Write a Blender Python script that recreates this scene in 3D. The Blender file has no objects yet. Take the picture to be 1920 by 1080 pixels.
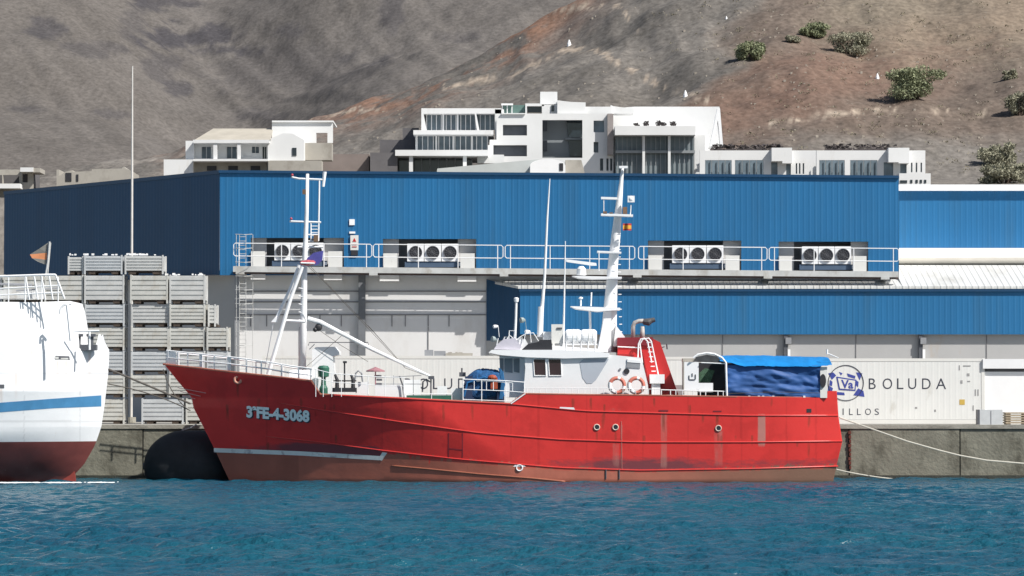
import bpy, math, random
import numpy as np
from mathutils import Vector, noise
random.seed(7); rng = np.random.default_rng(7)
R = math.radians
scn = bpy.context.scene
# ---------------------------------------------------------------- camera, world, sun, exposure
H, F, PITCH = 3.5, 6261.0, math.atan(215/6261.0)
cam = bpy.data.cameras.new('camera'); cam.lens = F/1920*36; cam.sensor_width = 36
cam.clip_start = 1; cam.clip_end = 6000
co = bpy.data.objects.new('camera', cam); scn.collection.objects.link(co)
co.location = (0, 0, H); co.rotation_euler = (R(90)+PITCH, 0, 0); scn.camera = co
SUN_AZ, SUN_EL = R(54), R(46)          # azimuth to the right of the direction back to the camera
S = Vector((math.sin(SUN_AZ)*math.cos(SUN_EL), -math.cos(SUN_AZ)*math.cos(SUN_EL), math.sin(SUN_EL)))
w = bpy.data.worlds.new('World'); scn.world = w; w.use_nodes = True
nt = w.node_tree; nt.nodes.clear()
sky = nt.nodes.new('ShaderNodeTexSky'); sky.sky_type = 'NISHITA'; sky.sun_disc = False
sky.sun_elevation = SUN_EL; sky.sun_rotation = math.atan2(S.x, S.y); sky.air_density = 1.0; sky.dust_density = 1.5
bg = nt.nodes.new('ShaderNodeBackground'); bg.inputs[1].default_value = 0.072
ow = nt.nodes.new('ShaderNodeOutputWorld'); nt.links.new(sky.outputs[0], bg.inputs[0]); nt.links.new(bg.outputs[0], ow.inputs[0])
sl = bpy.data.lights.new('sun', 'SUN'); sl.energy = 4.7; sl.angle = R(0.5); sl.color = (1, 0.955, 0.89)
so = bpy.data.objects.new('sun', sl); scn.collection.objects.link(so); so.rotation_euler = (-S).to_track_quat('-Z', 'Y').to_euler()
scn.view_settings.view_transform = 'Standard'; scn.view_settings.look = 'None'
scn.view_settings.exposure = 0.34; scn.view_settings.gamma = 1
scn.render.engine = 'CYCLES'

# ---------------------------------------------------------------- helpers
CP, SP = math.cos(PITCH), math.sin(PITCH)
def P(px, py, Y):
    a, b = px-960, 540-py
    d = (a, F*CP-b*SP, F*SP+b*CP); k = Y/d[1]
    return Vector((d[0]*k, Y, H+d[2]*k))
def proj(x, y, z):
    z = z-H; dep = y*CP+z*SP; return 960+F*x/dep, 540-F*(-y*SP+z*CP)/dep
WL = {}
class MB:
    def __init__(s): s.v = []; s.f = []; s.m = []; s.mi = 0
    def face(s, pts):
        n = len(s.v); s.v += [tuple(p) for p in pts]; s.f.append(tuple(range(n, n+len(pts)))); s.m.append(s.mi); return s
    def mesh(s, vs, fs):
        n = len(s.v); s.v += [tuple(p) for p in vs]
        for f in fs: s.f.append(tuple(i+n for i in f)); s.m.append(s.mi)
        return s
    def hexa(s, b, t):
        return s.mesh(list(b)+list(t), [(3,2,1,0),(4,5,6,7),(0,1,5,4),(1,2,6,5),(2,3,7,6),(3,0,4,7)])
    def box(s, x0, x1, y0, y1, z0, z1):
        b = [(x0,y0,z0),(x1,y0,z0),(x1,y1,z0),(x0,y1,z0)]; return s.hexa(b, [(x,y,z1) for x,y,_ in b])
    def pbox(s, x0, y0, x1, y1, Y, d):            # front face spans the pixels at depth Y, d metres deep
        return s.prism([(x0,y1),(x1,y1),(x1,y0),(x0,y0)], Y, d)
    def prism(s, pts, Y, d):
        a = [P(x, y, Y) for x, y in pts]; return s.extr(a, Vector((0, d, 0)))
    def extr(s, a, dv):
        n = len(a); b = [p+dv for p in a]
        return s.mesh(a+b, [tuple(range(n)), tuple(range(2*n-1, n-1, -1))]+[(i, (i+1)%n, n+(i+1)%n, n+i)[::-1] for i in range(n)])
    def tube(s, pts, r, n=8, caps=True):
        pts = [Vector(p) for p in pts]; rs = r if isinstance(r, (list, tuple)) else [r]*len(pts)
        vs = []; fs = []
        for i, p in enumerate(pts):
            t = (pts[min(i+1, len(pts)-1)]-pts[max(i-1, 0)]).normalized()
            u = t.cross(Vector((0.12, 1, 0.05))); u = (u if u.length > .1 else t.cross(Vector((1, 0, 0)))).normalized(); q = t.cross(u)
            for k in range(n):
                a = 2*math.pi*k/n; vs.append(p+(u*math.cos(a)+q*math.sin(a))*rs[i])
        for i in range(len(pts)-1):
            for k in range(n): fs.append((i*n+k, i*n+(k+1)%n, (i+1)*n+(k+1)%n, (i+1)*n+k))
        if caps: fs += [tuple(range(n))[::-1], tuple(range((len(pts)-1)*n, len(pts)*n))]
        return s.mesh(vs, fs)
    def ptube(s, pts, Y, r, n=8):                  # r in pixels half-width -> metres
        k = Y/F; rr = [x*k for x in r] if isinstance(r, (list, tuple)) else r*k
        return s.tube([P(x, y, Y) for x, y in pts], rr, n)
    def lathe(s, c, axis, prof, n=20):             # prof: (along, radius)
        ax = Vector(axis).normalized(); u = ax.orthogonal().normalized(); q = ax.cross(u); vs = []; fs = []
        for a, r in prof:
            for k in range(n): t = 2*math.pi*k/n; vs.append(Vector(c)+ax*a+(u*math.cos(t)+q*math.sin(t))*max(r, 1e-4))
        for i in range(len(prof)-1):
            for k in range(n): fs.append((i*n+k, i*n+(k+1)%n, (i+1)*n+(k+1)%n, (i+1)*n+k))
        fs += [tuple(range(n))[::-1], tuple(range((len(prof)-1)*n, len(prof)*n))]
        return s.mesh(vs, fs)
    def torus(s, c, axis, r, t, n=28, m=8, sc=None):
        ax = Vector(axis).normalized(); u = ax.orthogonal().normalized(); q = ax.cross(u); vs = []; fs = []
        for i in range(n):
            a = 2*math.pi*i/n; d = u*math.cos(a)+q*math.sin(a)
            for k in range(m): b = 2*math.pi*k/m; vs.append(Vector(c)+d*(r+t*math.cos(b))+ax*t*math.sin(b))
        for i in range(n):
            for k in range(m): fs.append((i*m+k, i*m+(k+1)%m, (i+1)%n*m+(k+1)%m, (i+1)%n*m+k))
        n0 = len(s.m); s.mesh(vs, fs); return n0
    def ball(s, c, r, n=12, sq=(1,1,1)):
        pr = [(-r*math.cos(math.pi*i/8), r*math.sin(math.pi*i/8)) for i in range(9)]
        k = len(s.v); s.lathe((0,0,0), (0,0,1), pr, n)
        for i in range(k, len(s.v)): x, y, z = s.v[i]; s.v[i] = (c[0]+x*sq[0], c[1]+y*sq[1], c[2]+z*sq[2])
        return s
    def holed(s, x0, y0, x1, y1, Y, d, holes, topf=None):   # wall in pixels with rectangular openings
        xs = sorted({x0, x1}|{h[0] for h in holes}|{h[2] for h in holes}); ys = sorted({y0, y1}|{h[1] for h in holes}|{h[3] for h in holes})
        xs = [x for x in xs if x0 <= x <= x1]; ys = [y for y in ys if y0 <= y <= y1]
        def inside(i, j):
            if i < 0 or j < 0 or i >= len(xs)-1 or j >= len(ys)-1: return False
            cx, cy = (xs[i]+xs[i+1])/2, (ys[j]+ys[j+1])/2
            return not any(h[0] < cx < h[2] and h[1] < cy < h[3] for h in holes)
        def q(x, y, dd):
            yy = topf(x) if (topf and y == y0) else y
            p = P(x, yy, Y); return Vector((p.x, p.y+dd, p.z))
        for i in range(len(xs)-1):
            for j in range(len(ys)-1):
                if not inside(i, j): continue
                a, b, c, e = (xs[i], ys[j]), (xs[i+1], ys[j]), (xs[i+1], ys[j+1]), (xs[i], ys[j+1])
                s.face([q(*e, 0), q(*c, 0), q(*b, 0), q(*a, 0)]); s.face([q(*a, d), q(*b, d), q(*c, d), q(*e, d)])
                for (di, dj, m, n) in ((-1,0,a,e), (1,0,c,b), (0,-1,b,a), (0,1,e,c)):
                    if not inside(i+di, j+dj): s.face([q(*m, 0), q(*n, 0), q(*n, d), q(*m, d)])
        return s
    def build(s, name, mats, parent=None, smooth=False, label=None, cat=None, group=None, kind=None, attrs=None):
        mats = mats if isinstance(mats, (list, tuple)) else [mats]
        me = bpy.data.meshes.new(name)
        if parent is not None: org = WL[parent.name]
        else:
            a = np.array(s.v); lo, hi = a.min(0), a.max(0); org = Vector(((lo[0]+hi[0])/2, (lo[1]+hi[1])/2, lo[2]))
            if kind: org = Vector((0, 0, 0))
        me.from_pydata([(x-org.x, y-org.y, z-org.z) for x, y, z in s.v], [], s.f)
        for m in mats: me.materials.append(m)
        me.polygons.foreach_set('material_index', s.m)
        if smooth: me.polygons.foreach_set('use_smooth', [True]*len(me.polygons))
        if attrs:
            for k, arr in attrs.items():
                at = me.color_attributes.new(k, 'FLOAT_COLOR', 'POINT'); at.data.foreach_set('color', np.asarray(arr, dtype=np.float32).ravel())
        o = bpy.data.objects.new(name, me); scn.collection.objects.link(o)
        if parent is not None: o.parent = parent; WL[o.name] = org
        else: o.location = org; WL[o.name] = org.copy()
        return tag(o, label, cat, group, kind)
def tag(o, label=None, cat=None, group=None, kind=None):
    for k, v in (('label', label), ('category', cat), ('group', group), ('kind', kind)):
        if v: o[k] = v
    return o
def thing(name, label, cat, loc, group=None):
    o = bpy.data.objects.new(name, None); scn.collection.objects.link(o); o.location = loc; o.empty_display_size = .5
    WL[o.name] = Vector(loc); return tag(o, label, cat, group)
def copy_tree(o, parent=None):
    c = o.copy(); scn.collection.objects.link(c); c.parent = parent
    for ch in list(o.children): copy_tree(ch, c)
    return c
def text2d(s, bold=0.0):
    cu = bpy.data.curves.new('t', 'FONT'); cu.body = s; cu.size = 1; cu.offset = bold; cu.resolution_u = 4; cu.fill_mode = 'FRONT'
    ob = bpy.data.objects.new('t', cu); scn.collection.objects.link(ob)
    me = ob.to_mesh(); v = [(p.co.x, p.co.y) for p in me.vertices]; f = [tuple(p.vertices) for p in me.polygons]
    ob.to_mesh_clear(); bpy.data.objects.remove(ob); bpy.data.curves.remove(cu)
    a = np.array(v); a = (a-a.min(0))/(a.max(0)-a.min(0)); return a, f
def add_text(mb, s, x0, y0, x1, y1, fn, bold=0.0, slope=0.0):
    a, f = text2d(s, bold)
    mb.mesh([fn(x0+u*(x1-x0), y1-v*(y1-y0)+slope*u) for u, v in a], f)

# ---------------------------------------------------------------- materials
def mat(name, col, rough=.6, var=.12, scale=1.5, metal=0, bump=0, bscale=20, col2=None, dirt=None, dscale=(1,1,1), dlo=.55, dhi=.75, attr=None, rib=None, spec=.5, ribaxis=(1,0,0)):
    m = bpy.data.materials.new(name); m.use_nodes = True; t = m.node_tree; N = t.nodes; L = t.links
    b = N['Principled BSDF']; b.inputs['Roughness'].default_value = rough; b.inputs['Metallic'].default_value = metal
    b.inputs['Specular IOR Level'].default_value = spec
    tc = N.new('ShaderNodeTexCoord')
    def noi(sc, det=5, mp=None, ro=.6):
        n = N.new('ShaderNodeTexNoise'); n.inputs['Scale'].default_value = sc; n.inputs['Detail'].default_value = det; n.inputs['Roughness'].default_value = ro
        if mp:
            q = N.new('ShaderNodeMapping'); q.inputs['Scale'].default_value = mp; L.new(tc.outputs['Object'], q.inputs[0]); L.new(q.outputs[0], n.inputs['Vector'])
        else: L.new(tc.outputs['Object'], n.inputs['Vector'])
        return n
    def ramp(src, lo, hi, c0=(0,0,0,1), c1=(1,1,1,1)):
        r = N.new('ShaderNodeValToRGB'); r.color_ramp.elements[0].position = lo; r.color_ramp.elements[1].position = hi
        r.color_ramp.elements[0].color = c0; r.color_ramp.elements[1].color = c1; L.new(src, r.inputs[0]); return r
    def mix(fac, a, b_):
        x = N.new('ShaderNodeMix'); x.data_type = 'RGBA'
        for v, i in ((fac, 0), (a, 6), (b_, 7)):
            if hasattr(v, 'links'): L.new(v, x.inputs[i])
            elif isinstance(v, (int, float)): x.inputs[i].default_value = v
            else: x.inputs[i].default_value = (*v[:3], 1)
        return x.outputs[2]
    c0 = tuple(max(0, c*(1-var)) for c in col); c1 = col2 or tuple(min(1, c*(1+var)) for c in col)
    n1 = noi(1, 7, (scale, scale*.4, scale)) if attr == 'paint' and rough == 1 else noi(scale); cur = ramp(n1.outputs['Fac'], .3, .7, (*c0, 1), (*c1, 1)).outputs[0]
    if attr:
        a = N.new('ShaderNodeVertexColor'); a.layer_name = attr
        hv = N.new('ShaderNodeMix'); hv.data_type = 'RGBA'; hv.blend_type = 'MULTIPLY'; hv.inputs[0].default_value = 1
        L.new(a.outputs[0], hv.inputs[6]); L.new(ramp(n1.outputs['Fac'], .3, .7, (1-var,)*3+(1,), (1+var,)*3+(1,)).outputs[0], hv.inputs[7]); cur = hv.outputs[2]
    if dirt:
        n2 = noi(1, 6, dscale, .65); cur = mix(ramp(n2.outputs['Fac'], dlo, dhi).outputs[0], cur, dirt)
    if rib and name.startswith('blue'):
        vd2 = N.new('ShaderNodeVectorMath'); vd2.operation = 'DOT_PRODUCT'; vd2.inputs[1].default_value = ribaxis; L.new(tc.outputs['Object'], vd2.inputs[0])
        fl2 = N.new('ShaderNodeMath'); fl2.operation = 'SNAP'; fl2.inputs[1].default_value = .9; L.new(vd2.outputs['Value'], fl2.inputs[0])
        wn = N.new('ShaderNodeTexWhiteNoise'); wn.noise_dimensions = '1D'; L.new(fl2.outputs[0], wn.inputs['W'])
        mr2 = N.new('ShaderNodeMapRange'); mr2.inputs[3].default_value = .95; mr2.inputs[4].default_value = 1.05; L.new(wn.outputs['Value'], mr2.inputs[0])
        vm2 = N.new('ShaderNodeVectorMath'); vm2.operation = 'SCALE'; L.new(cur, vm2.inputs[0]); L.new(mr2.outputs[0], vm2.inputs['Scale']); cur = vm2.outputs[0]
    L.new(cur, b.inputs['Base Color'])
    hgt = None
    if bump:
        n3 = noi(1, 6, (bscale, bscale*.4, bscale)) if rough == 1 else noi(bscale, 4); hgt = n3.outputs['Fac']
        bp = N.new('ShaderNodeBump'); bp.inputs['Strength'].default_value = bump; bp.inputs['Distance'].default_value = .05; L.new(hgt, bp.inputs['Height']); L.new(bp.outputs[0], b.inputs['Normal'])
    if rib:   # pressed vertical ribs, (period m, depth m)
        vd = N.new('ShaderNodeVectorMath'); vd.operation = 'DOT_PRODUCT'; vd.inputs[1].default_value = ribaxis; L.new(tc.outputs['Object'], vd.inputs[0])
        mu = N.new('ShaderNodeMath'); mu.operation = 'MULTIPLY'; mu.inputs[1].default_value = 2*math.pi/rib[0]; L.new(vd.outputs['Value'], mu.inputs[0])
        sn = N.new('ShaderNodeMath'); sn.operation = 'SINE'; L.new(mu.outputs[0], sn.inputs[0])
        rr = ramp(sn.outputs[0], .35, .75)
        b2 = N.new('ShaderNodeBump'); b2.inputs['Strength'].default_value = rib[2] if len(rib) > 2 else 1; b2.inputs['Distance'].default_value = rib[1]; L.new(rr.outputs[0], b2.inputs['Height'])
        if bump: L.new(bp.outputs[0], b2.inputs['Normal'])
        L.new(b2.outputs[0], b.inputs['Normal'])
    m['_h'] = 1; del m['_h']
    return m
WHITE = mat('white_paint', (.80,.81,.82), .45, .04, 1.2, dirt=(.5,.44,.36), dscale=(3,3,.7), dlo=.66, dhi=.86)
WHITEC = mat('white_paint_clean', (.86,.87,.88), .4, .03, 1)
WHITEWALL = mat('white_render', (.71,.72,.72), .8, .04, .4, dirt=(.52,.5,.46), dscale=(.8,.8,.2), dlo=.62, dhi=.9)
CREAM = mat('cream_container', (.71,.72,.70), .55, .03, .6, dirt=(.42,.40,.34), dscale=(.9,.9,.35), dlo=.62, dhi=.86, rib=(.28,.03,.12))
PLAINCREAM = mat('cream_paint', (.70,.70,.67), .55, .05, .6, dirt=(.4,.36,.3), dscale=(2,2,.6), dlo=.62, dhi=.85)
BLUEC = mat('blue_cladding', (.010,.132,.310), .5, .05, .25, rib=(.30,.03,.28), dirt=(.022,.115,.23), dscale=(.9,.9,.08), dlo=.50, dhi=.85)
BLUESHADE = mat('blue_shaded_cladding', (.006,.058,.140), .55, .05, .25, rib=(.30,.035,.3), ribaxis=(-.573,.82,0))  # darker copy of the cladding blue, shade of the side walls painted in
BLUED = mat('dark_blue_trim', (.01,.055,.13), .4, .05)
ROOFW = mat('pale_metal_roof', (.62,.63,.62), .4, .06, .5, rib=(.33,.04,.8), dirt=(.4,.39,.36), dscale=(.6,.3,.3), dlo=.5, dhi=.8)
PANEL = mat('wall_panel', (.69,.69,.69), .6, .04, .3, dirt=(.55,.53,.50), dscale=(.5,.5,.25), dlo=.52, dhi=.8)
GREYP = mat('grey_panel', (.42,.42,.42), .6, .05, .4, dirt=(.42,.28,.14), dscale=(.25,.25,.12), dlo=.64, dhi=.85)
JOINT = mat('joint_grey', (.2,.2,.21), .7)
CONC = mat('quay_concrete', (.20,.195,.155), .9, .18, .7, bump=.7, bscale=6, dirt=(.085,.08,.06), dscale=(.8,.8,.5), dlo=.48, dhi=.68)
CONCT = mat('quay_cap', (.30,.29,.25), .9, .15, 1, bump=.4, bscale=8, dirt=(.12,.11,.09), dscale=(.6,.6,2), dlo=.5, dhi=.7)
GALV = mat('galvanised_grey', (.56,.57,.56), .45, .12, 1.3, metal=.15, dirt=(.34,.30,.24), dscale=(1.2,1.2,.7), dlo=.52, dhi=.78)
STEEL = mat('grey_steel', (.30,.31,.33), .5, .1, 2, metal=.2)
DSTEEL = mat('dark_steel', (.09,.095,.11), .5, .15, 3)
BLACK = mat('black_gear', (.03,.03,.035), .5, .2, 4)
WOOD = mat('dark_skid_wood', (.06,.045,.035), .9, .3, 3)
REDM = mat('red_paint', (.50,.028,.028), .38, .1, .6, dirt=(.32,.05,.045), dscale=(1.2,1.2,.35), dlo=.55, dhi=.85)
REDD = mat('dark_red_paint', (.22,.02,.03), .5, .1)
ORANGE = mat('orange_plastic', (.75,.10,.03), .5, .08)
BUOYR = mat('faded_red_band', (.62,.19,.14), .6, .1, 8)
GREEN = mat('green_paint', (.03,.13,.09), .5, .15, 3)
SOOT = mat('sooty_pipe', (.07,.07,.075), .6, .3, 4)
GLASSD = mat('dark_glass', (.02,.03,.04), .08, .2, 2, spec=.8)
WINBROWN = mat('tinted_window', (.045,.028,.032), .12, .2, 3, spec=.6)
GLASSB = mat('bluish_glass', (.15,.20,.24), .3, .35, .9, spec=.7)
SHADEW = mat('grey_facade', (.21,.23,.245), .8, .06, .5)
BEIGE = mat('beige_render', (.38,.36,.32), .9, .1, .5, dirt=(.25,.23,.2), dscale=(.5,.5,.4), dlo=.5, dhi=.7)
TILE = mat('beige_roof', (.42,.39,.33), .9, .1, .8, bump=.3, bscale=5)
GREYW = mat('dark_block_wall', (.13,.125,.13), .9, .12, .6, bump=.3, bscale=5)
HEDGE = mat('dry_thatch', (.07,.06,.06), 1, .4, 3, bump=1, bscale=6)
LETTER = mat('black_lettering', (.035,.04,.06), .6, .05)
LOGOB = mat('navy_logo', (.04,.06,.30), .6, .1, 4)
ROPE = mat('pale_rope', (.5,.48,.42), .9, .1, 5)
ROPED = mat('dark_rope', (.10,.09,.08), .9, .1, 5)
def tarp(name, c, r):
    m = mat(name, c, r, .15, .9, dirt=tuple(x*.5 for x in c), dscale=(1.2,1.2,2.2), dlo=.55, dhi=.8, spec=.4); return m
TARPL = tarp('light_blue_tarpaulin', (.012,.22,.58), .4); TARPD = tarp('navy_tarpaulin', (.03,.10,.30), .6)
NETB = mat('blue_net', (.02,.10,.26), .9, .45, 9, bump=1, bscale=25)
def hull_mat(name, lo, hi=None):
    m = mat(name, (1,1,1), .36, .07, .5, attr='paint', spec=.4, bump=.35, bscale=1.1)
    t = m.node_tree; N = t.nodes; L = t.links; b = N['Principled BSDF']
    src = b.inputs['Base Color'].links[0].from_socket
    tc = N.new('ShaderNodeTexCoord'); a = N.new('ShaderNodeVertexColor'); a.layer_name = 'stain'
    sp = N.new('ShaderNodeSeparateColor'); L.new(a.outputs[0], sp.inputs[0])
    for ch, col, sc, th in ((0, (.15,.05,.06), (2.2,2.2,6), .60), (1, (.42,.20,.17), (3.5,3.5,.5), .55), (2, (.17,.045,.025), (5,5,.9), .6)):
        mp = N.new('ShaderNodeMapping'); mp.inputs['Scale'].default_value = sc; L.new(tc.outputs['Object'], mp.inputs[0])
        n = N.new('ShaderNodeTexNoise'); n.inputs['Scale'].default_value = 1; n.inputs['Detail'].default_value = 7; n.inputs['Roughness'].default_value = .7; L.new(mp.outputs[0], n.inputs['Vector'])
        ad = N.new('ShaderNodeMath'); ad.operation = 'ADD'; L.new(n.outputs[0], ad.inputs[0]); L.new(sp.outputs[ch], ad.inputs[1])
        mr = N.new('ShaderNodeMapRange'); mr.inputs[1].default_value = th+.28; mr.inputs[2].default_value = th+.72; mr.inputs[4].default_value = .9; L.new(ad.outputs[0], mr.inputs[0])
        x = N.new('ShaderNodeMix'); x.data_type = 'RGBA'; x.inputs[7].default_value = (*col, 1); L.new(mr.outputs[0], x.inputs[0]); L.new(src, x.inputs[6]); src = x.outputs[2]
    L.new(src, b.inputs['Base Color']); return m
HULL = hull_mat('hull_paint', 0)

# ================================================================ SETTING
ZQ = P(960, 797, 153.9).z            # quay top
# ---- water
def water():
    def ax(vis0, vis1, st, lo, hi):
        a = list(np.arange(vis0, vis1+1e-6, st)); s = st; x = vis0
        while x > lo: s *= 1.35; x -= s; a.insert(0, x)
        s = st; x = vis1
        while x < hi: s *= 1.35; x += s; a.append(x)
        return np.array(a)
    xs = ax(-27, 27, .13, -900, 900); ys = ax(48, 160, .14, -600, 161)
    ys = ys[ys < 165]
    X, Y = np.meshgrid(xs, ys); Z = np.zeros_like(X); r = np.random.default_rng(3)
    for k in range(90):
        lam = .5*(4.5**r.random()); th = R(86)+r.normal()*.5; a = .0085*lam**.9
        kx, ky = 2*math.pi/lam*math.cos(th), 2*math.pi/lam*math.sin(th)
        Z += a*np.sin(kx*X+ky*Y+r.random()*6.28+1.2*np.sin(.11*X+.07*Y*r.random()+k))
    # calmer lee water close to the quay, rougher outside, with drifting gust patches
    g = 1/(1+np.exp((Y-97)/3.5)); amp = .55+.36*g
    amp *= 1+.28*np.sin(.21*X+.10*Y+1.3*np.sin(.06*Y))*np.sin(.13*Y+.9*np.sin(.17*X))
    fade = np.clip((28-abs(X))/1+.0, 0, 1)*np.clip((Y-47), 0, 1)
    Z = Z*amp*fade
    n, m = X.shape; v = np.stack([X, Y, Z], -1).reshape(-1, 3)
    i = np.arange(n*m).reshape(n, m); f = np.stack([i[:-1,:-1], i[:-1,1:], i[1:,1:], i[1:,:-1]], -1).reshape(-1, 4)
    me = bpy.data.meshes.new('water'); me.from_pydata(v.tolist(), [], f.tolist()); me.polygons.foreach_set('use_smooth', [True]*len(me.polygons))
    mt = bpy.data.materials.new('sea_water'); mt.use_nodes = True; t = mt.node_tree; N = t.nodes; L = t.links; b = N['Principled BSDF']
    b.inputs['Roughness'].default_value = .24; b.inputs['IOR'].default_value = 1.33; b.inputs['Specular IOR Level'].default_value = .5
    tc = N.new('ShaderNodeTexCoord')
    n0 = N.new('ShaderNodeTexNoise'); n0.inputs['Scale'].default_value = 1; n0.inputs['Detail'].default_value = 5
    mp0 = N.new('ShaderNodeMapping'); mp0.inputs['Scale'].default_value = (.10,.05,.1); L.new(tc.outputs['Object'], mp0.inputs[0]); L.new(mp0.outputs[0], n0.inputs['Vector'])
    rp = N.new('ShaderNodeValToRGB'); rp.color_ramp.elements[0].position = .35; rp.color_ramp.elements[1].position = .65
    rp.color_ramp.elements[0].color = (.007,.064,.108,1); rp.color_ramp.elements[1].color = (.009,.084,.122,1)
    L.new(n0.outputs[0], rp.inputs[0]); L.new(rp.outputs[0], b.inputs['Base Color'])
    mp = N.new('ShaderNodeMapping'); mp.inputs['Scale'].default_value = (1.0,.9,1); L.new(tc.outputs['Object'], mp.inputs[0])
    n1 = N.new('ShaderNodeTexNoise'); n1.inputs['Scale'].default_value = 3.4; n1.inputs['Detail'].default_value = 5; L.new(mp.outputs[0], n1.inputs['Vector'])
    bp = N.new('ShaderNodeBump'); bp.inputs['Strength'].default_value = .9; bp.inputs['Distance'].default_value = .22; L.new(n1.outputs[0], bp.inputs['Height']); L.new(bp.outputs[0], b.inputs['Normal'])
    me.materials.append(mt); o = bpy.data.objects.new('water', me); scn.collection.objects.link(o); tag(o, kind='structure')
water()
# ---- quay apron and quay wall
MB().box(-900, 900, 156.2, 330, ZQ-1.5, ZQ).build('quay_apron', mat('apron_concrete', (.33,.32,.29), .9, .1, .3, bump=.3), kind='structure')
qr = thing('quay_wall', 'weathered grey concrete quay wall running behind the ships', 'quay wall', (0, 153.9, -1))
b = MB(); N_ = [(-400,-60)]+[(-60+i*7.55, -60+(i+1)*7.55) for i in range(20)]+[(91,400)]
joints = [-60, *[P(x, 800, 153.9).x for x in (-260, 66, 268, 560, 860, 1160, 1430, 1592, 1800, 2080)], 60]
for i in range(len(joints)-1):
    b.box(joints[i]+.03, joints[i+1]-.03, 153.9+.03*(i%2), 156.2, -1.5, ZQ-.17)
b.box(-400, -60, 153.9, 156.2, -1.5, ZQ-.17).box(60, 400, 153.9, 156.2, -1.5, ZQ-.17)
b.build('wall_face', CONC, qr)
b = MB(); b.box(-60, 60, 154.04, 156.2, -1.5, ZQ-.2); b.build('joint_backing', BLACK, qr)
b = MB(); b.box(-400, 400, 153.85, 156.2, ZQ-.166, ZQ+.003); b.build('coping', CONCT, qr)
b = MB(); b.box(-400, 400, 153.83, 153.89, -1.5, .16); b.build('wet_foot', mat('wet_algae', (.035,.038,.03), .5, .3, 2, bump=.5), qr)
b = MB()
for k in range(9): z = .45+k*.2; x = P(1594, 800, 153.8).x; b.box(x-.04-.02*(k%3), x+.05, 153.82, 153.9, z, z+.15)
b.build('rusty_rubbing_strip', mat('rust', (.13,.035,.025), .9, .3, 6), qr)

# ---- hills: polar terrain sheets
def lerp_tab(t, x): return float(np.interp(x, [a for a, _ in t], [b for _, b in t]))
def fbm(x, y, z=0, o=5):
    return noise.fractal((x, y, z), .55, 2.1, o)
def ss(e0, e1, x): t = min(1, max(0, (x-e0)/(e1-e0))); return t*t*(3-2*t)
crest = [(-1400,345),(-200,335),(100,318),(250,300),(480,243),(620,212),(760,168),(860,120),(960,70),(1060,20),(1150,-40),(1320,-110),(2200,-160),(3400,-200)]
def near_pt(px, v):                 # v 0..1 foot -> crest
    c = lerp_tab(crest, px); D0 = 262; D1 = 470
    Y = D0+(D1-D0)*v; s0 = 372; g = .075*v/.24 if v < .24 else .075+.925*((v-.24)/.76)**.9; s = s0+(c-s0)*g
    s += (math.sin(px*.011+2.2*v)*12+math.sin(px*.031+5*v)*4)*math.sin(math.pi*v)*ss(.2,.45,v)
    if px > 1250: s -= 22*ss(1250, 1600, px)*math.sin(math.pi*min(1, v*1.2))*ss(.2,.45,v)
    # small knoll with a spur, left of the right-hand slope
    s -= 20*math.exp(-((px-1075)/70)**2-((v-.60)/.13)**2)
    X = (px-960)*Y/F; n = (fbm(X*.05, Y*.05, 3, 3)*1.2+abs(fbm(X*.09+5, Y*.02, 1, 3))*-.7)*ss(.18,.4,v)+fbm(X*.2, Y*.2, 9)*.16
    p = P(px, s, Y); return Vector((p.x, Y, p.z+n*min(1, v*6)))
C = lambda *a: np.array(a)
def near_col(px, py, p):
    n1 = fbm(p.x*.06, p.y*.06, 1); n2 = fbm(p.x*.35, p.y*.25, 4)
    grey = C(.156,.144,.130); red = C(.185,.112,.083); brown = C(.135,.105,.085); tan = C(.22,.19,.145); org = C(.222,.132,.092)
    c = grey*(1+.25*n1)
    d = py-lerp_tab(crest, px)                       # distance under the crest, pixels
    band = ss(60+.09*max(0, px-500), 5, d+30*n1)*ss(230, 420, px)*ss(1230, 950, px)
    band *= ss(-.55, .25, n1+n2*.6); c = c*(1-band*.8)+(red if n2 < 0 else red*1.08)*band*.8
    k = band*ss(.0, .5, n1+.35)*ss(560, 760, px)*ss(70, 20, d); c = c*(1-k)+org*k
    b = ss(-30, 60, (px-1330)+(py-150)*.55+60*n1)*ss(300, 230, py+25*n1)
    c = c*(1-b*.85)+brown*(1+.15*n2)*b*.85
    k = b*ss(115, 10, abs(py-(190-(px-1400)*.32))+30*n1); c = c*(1-k*.6)+red*k*.6
    k = ss(1500, 1640, px+50*n1)*ss(165, 60, py+30*n2); c = c*(1-k*.6)+tan*k*.6
    # pale tracks and broken stone
    for pts, wd in (([(830,165),(960,142),(1060,98),(1110,92),(1250,170),(1330,190)], 8), ([(1440,235),(1620,210),(1700,205),(1880,215)], 5), ([(980,22),(1160,12),(1200,60)], 5), ([(560,228),(660,210),(720,207)],4)):
        x0, x1 = pts[0][0], pts[-1][0]
        if x0 < px < x1:
            e = abs(py-lerp_tab(pts, px)+8*n2); k = ss(wd, 1, e)*ss(-.15, .35, n2+.2); c = c*(1-k)+C(.36,.30,.24)*k
    return c
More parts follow.
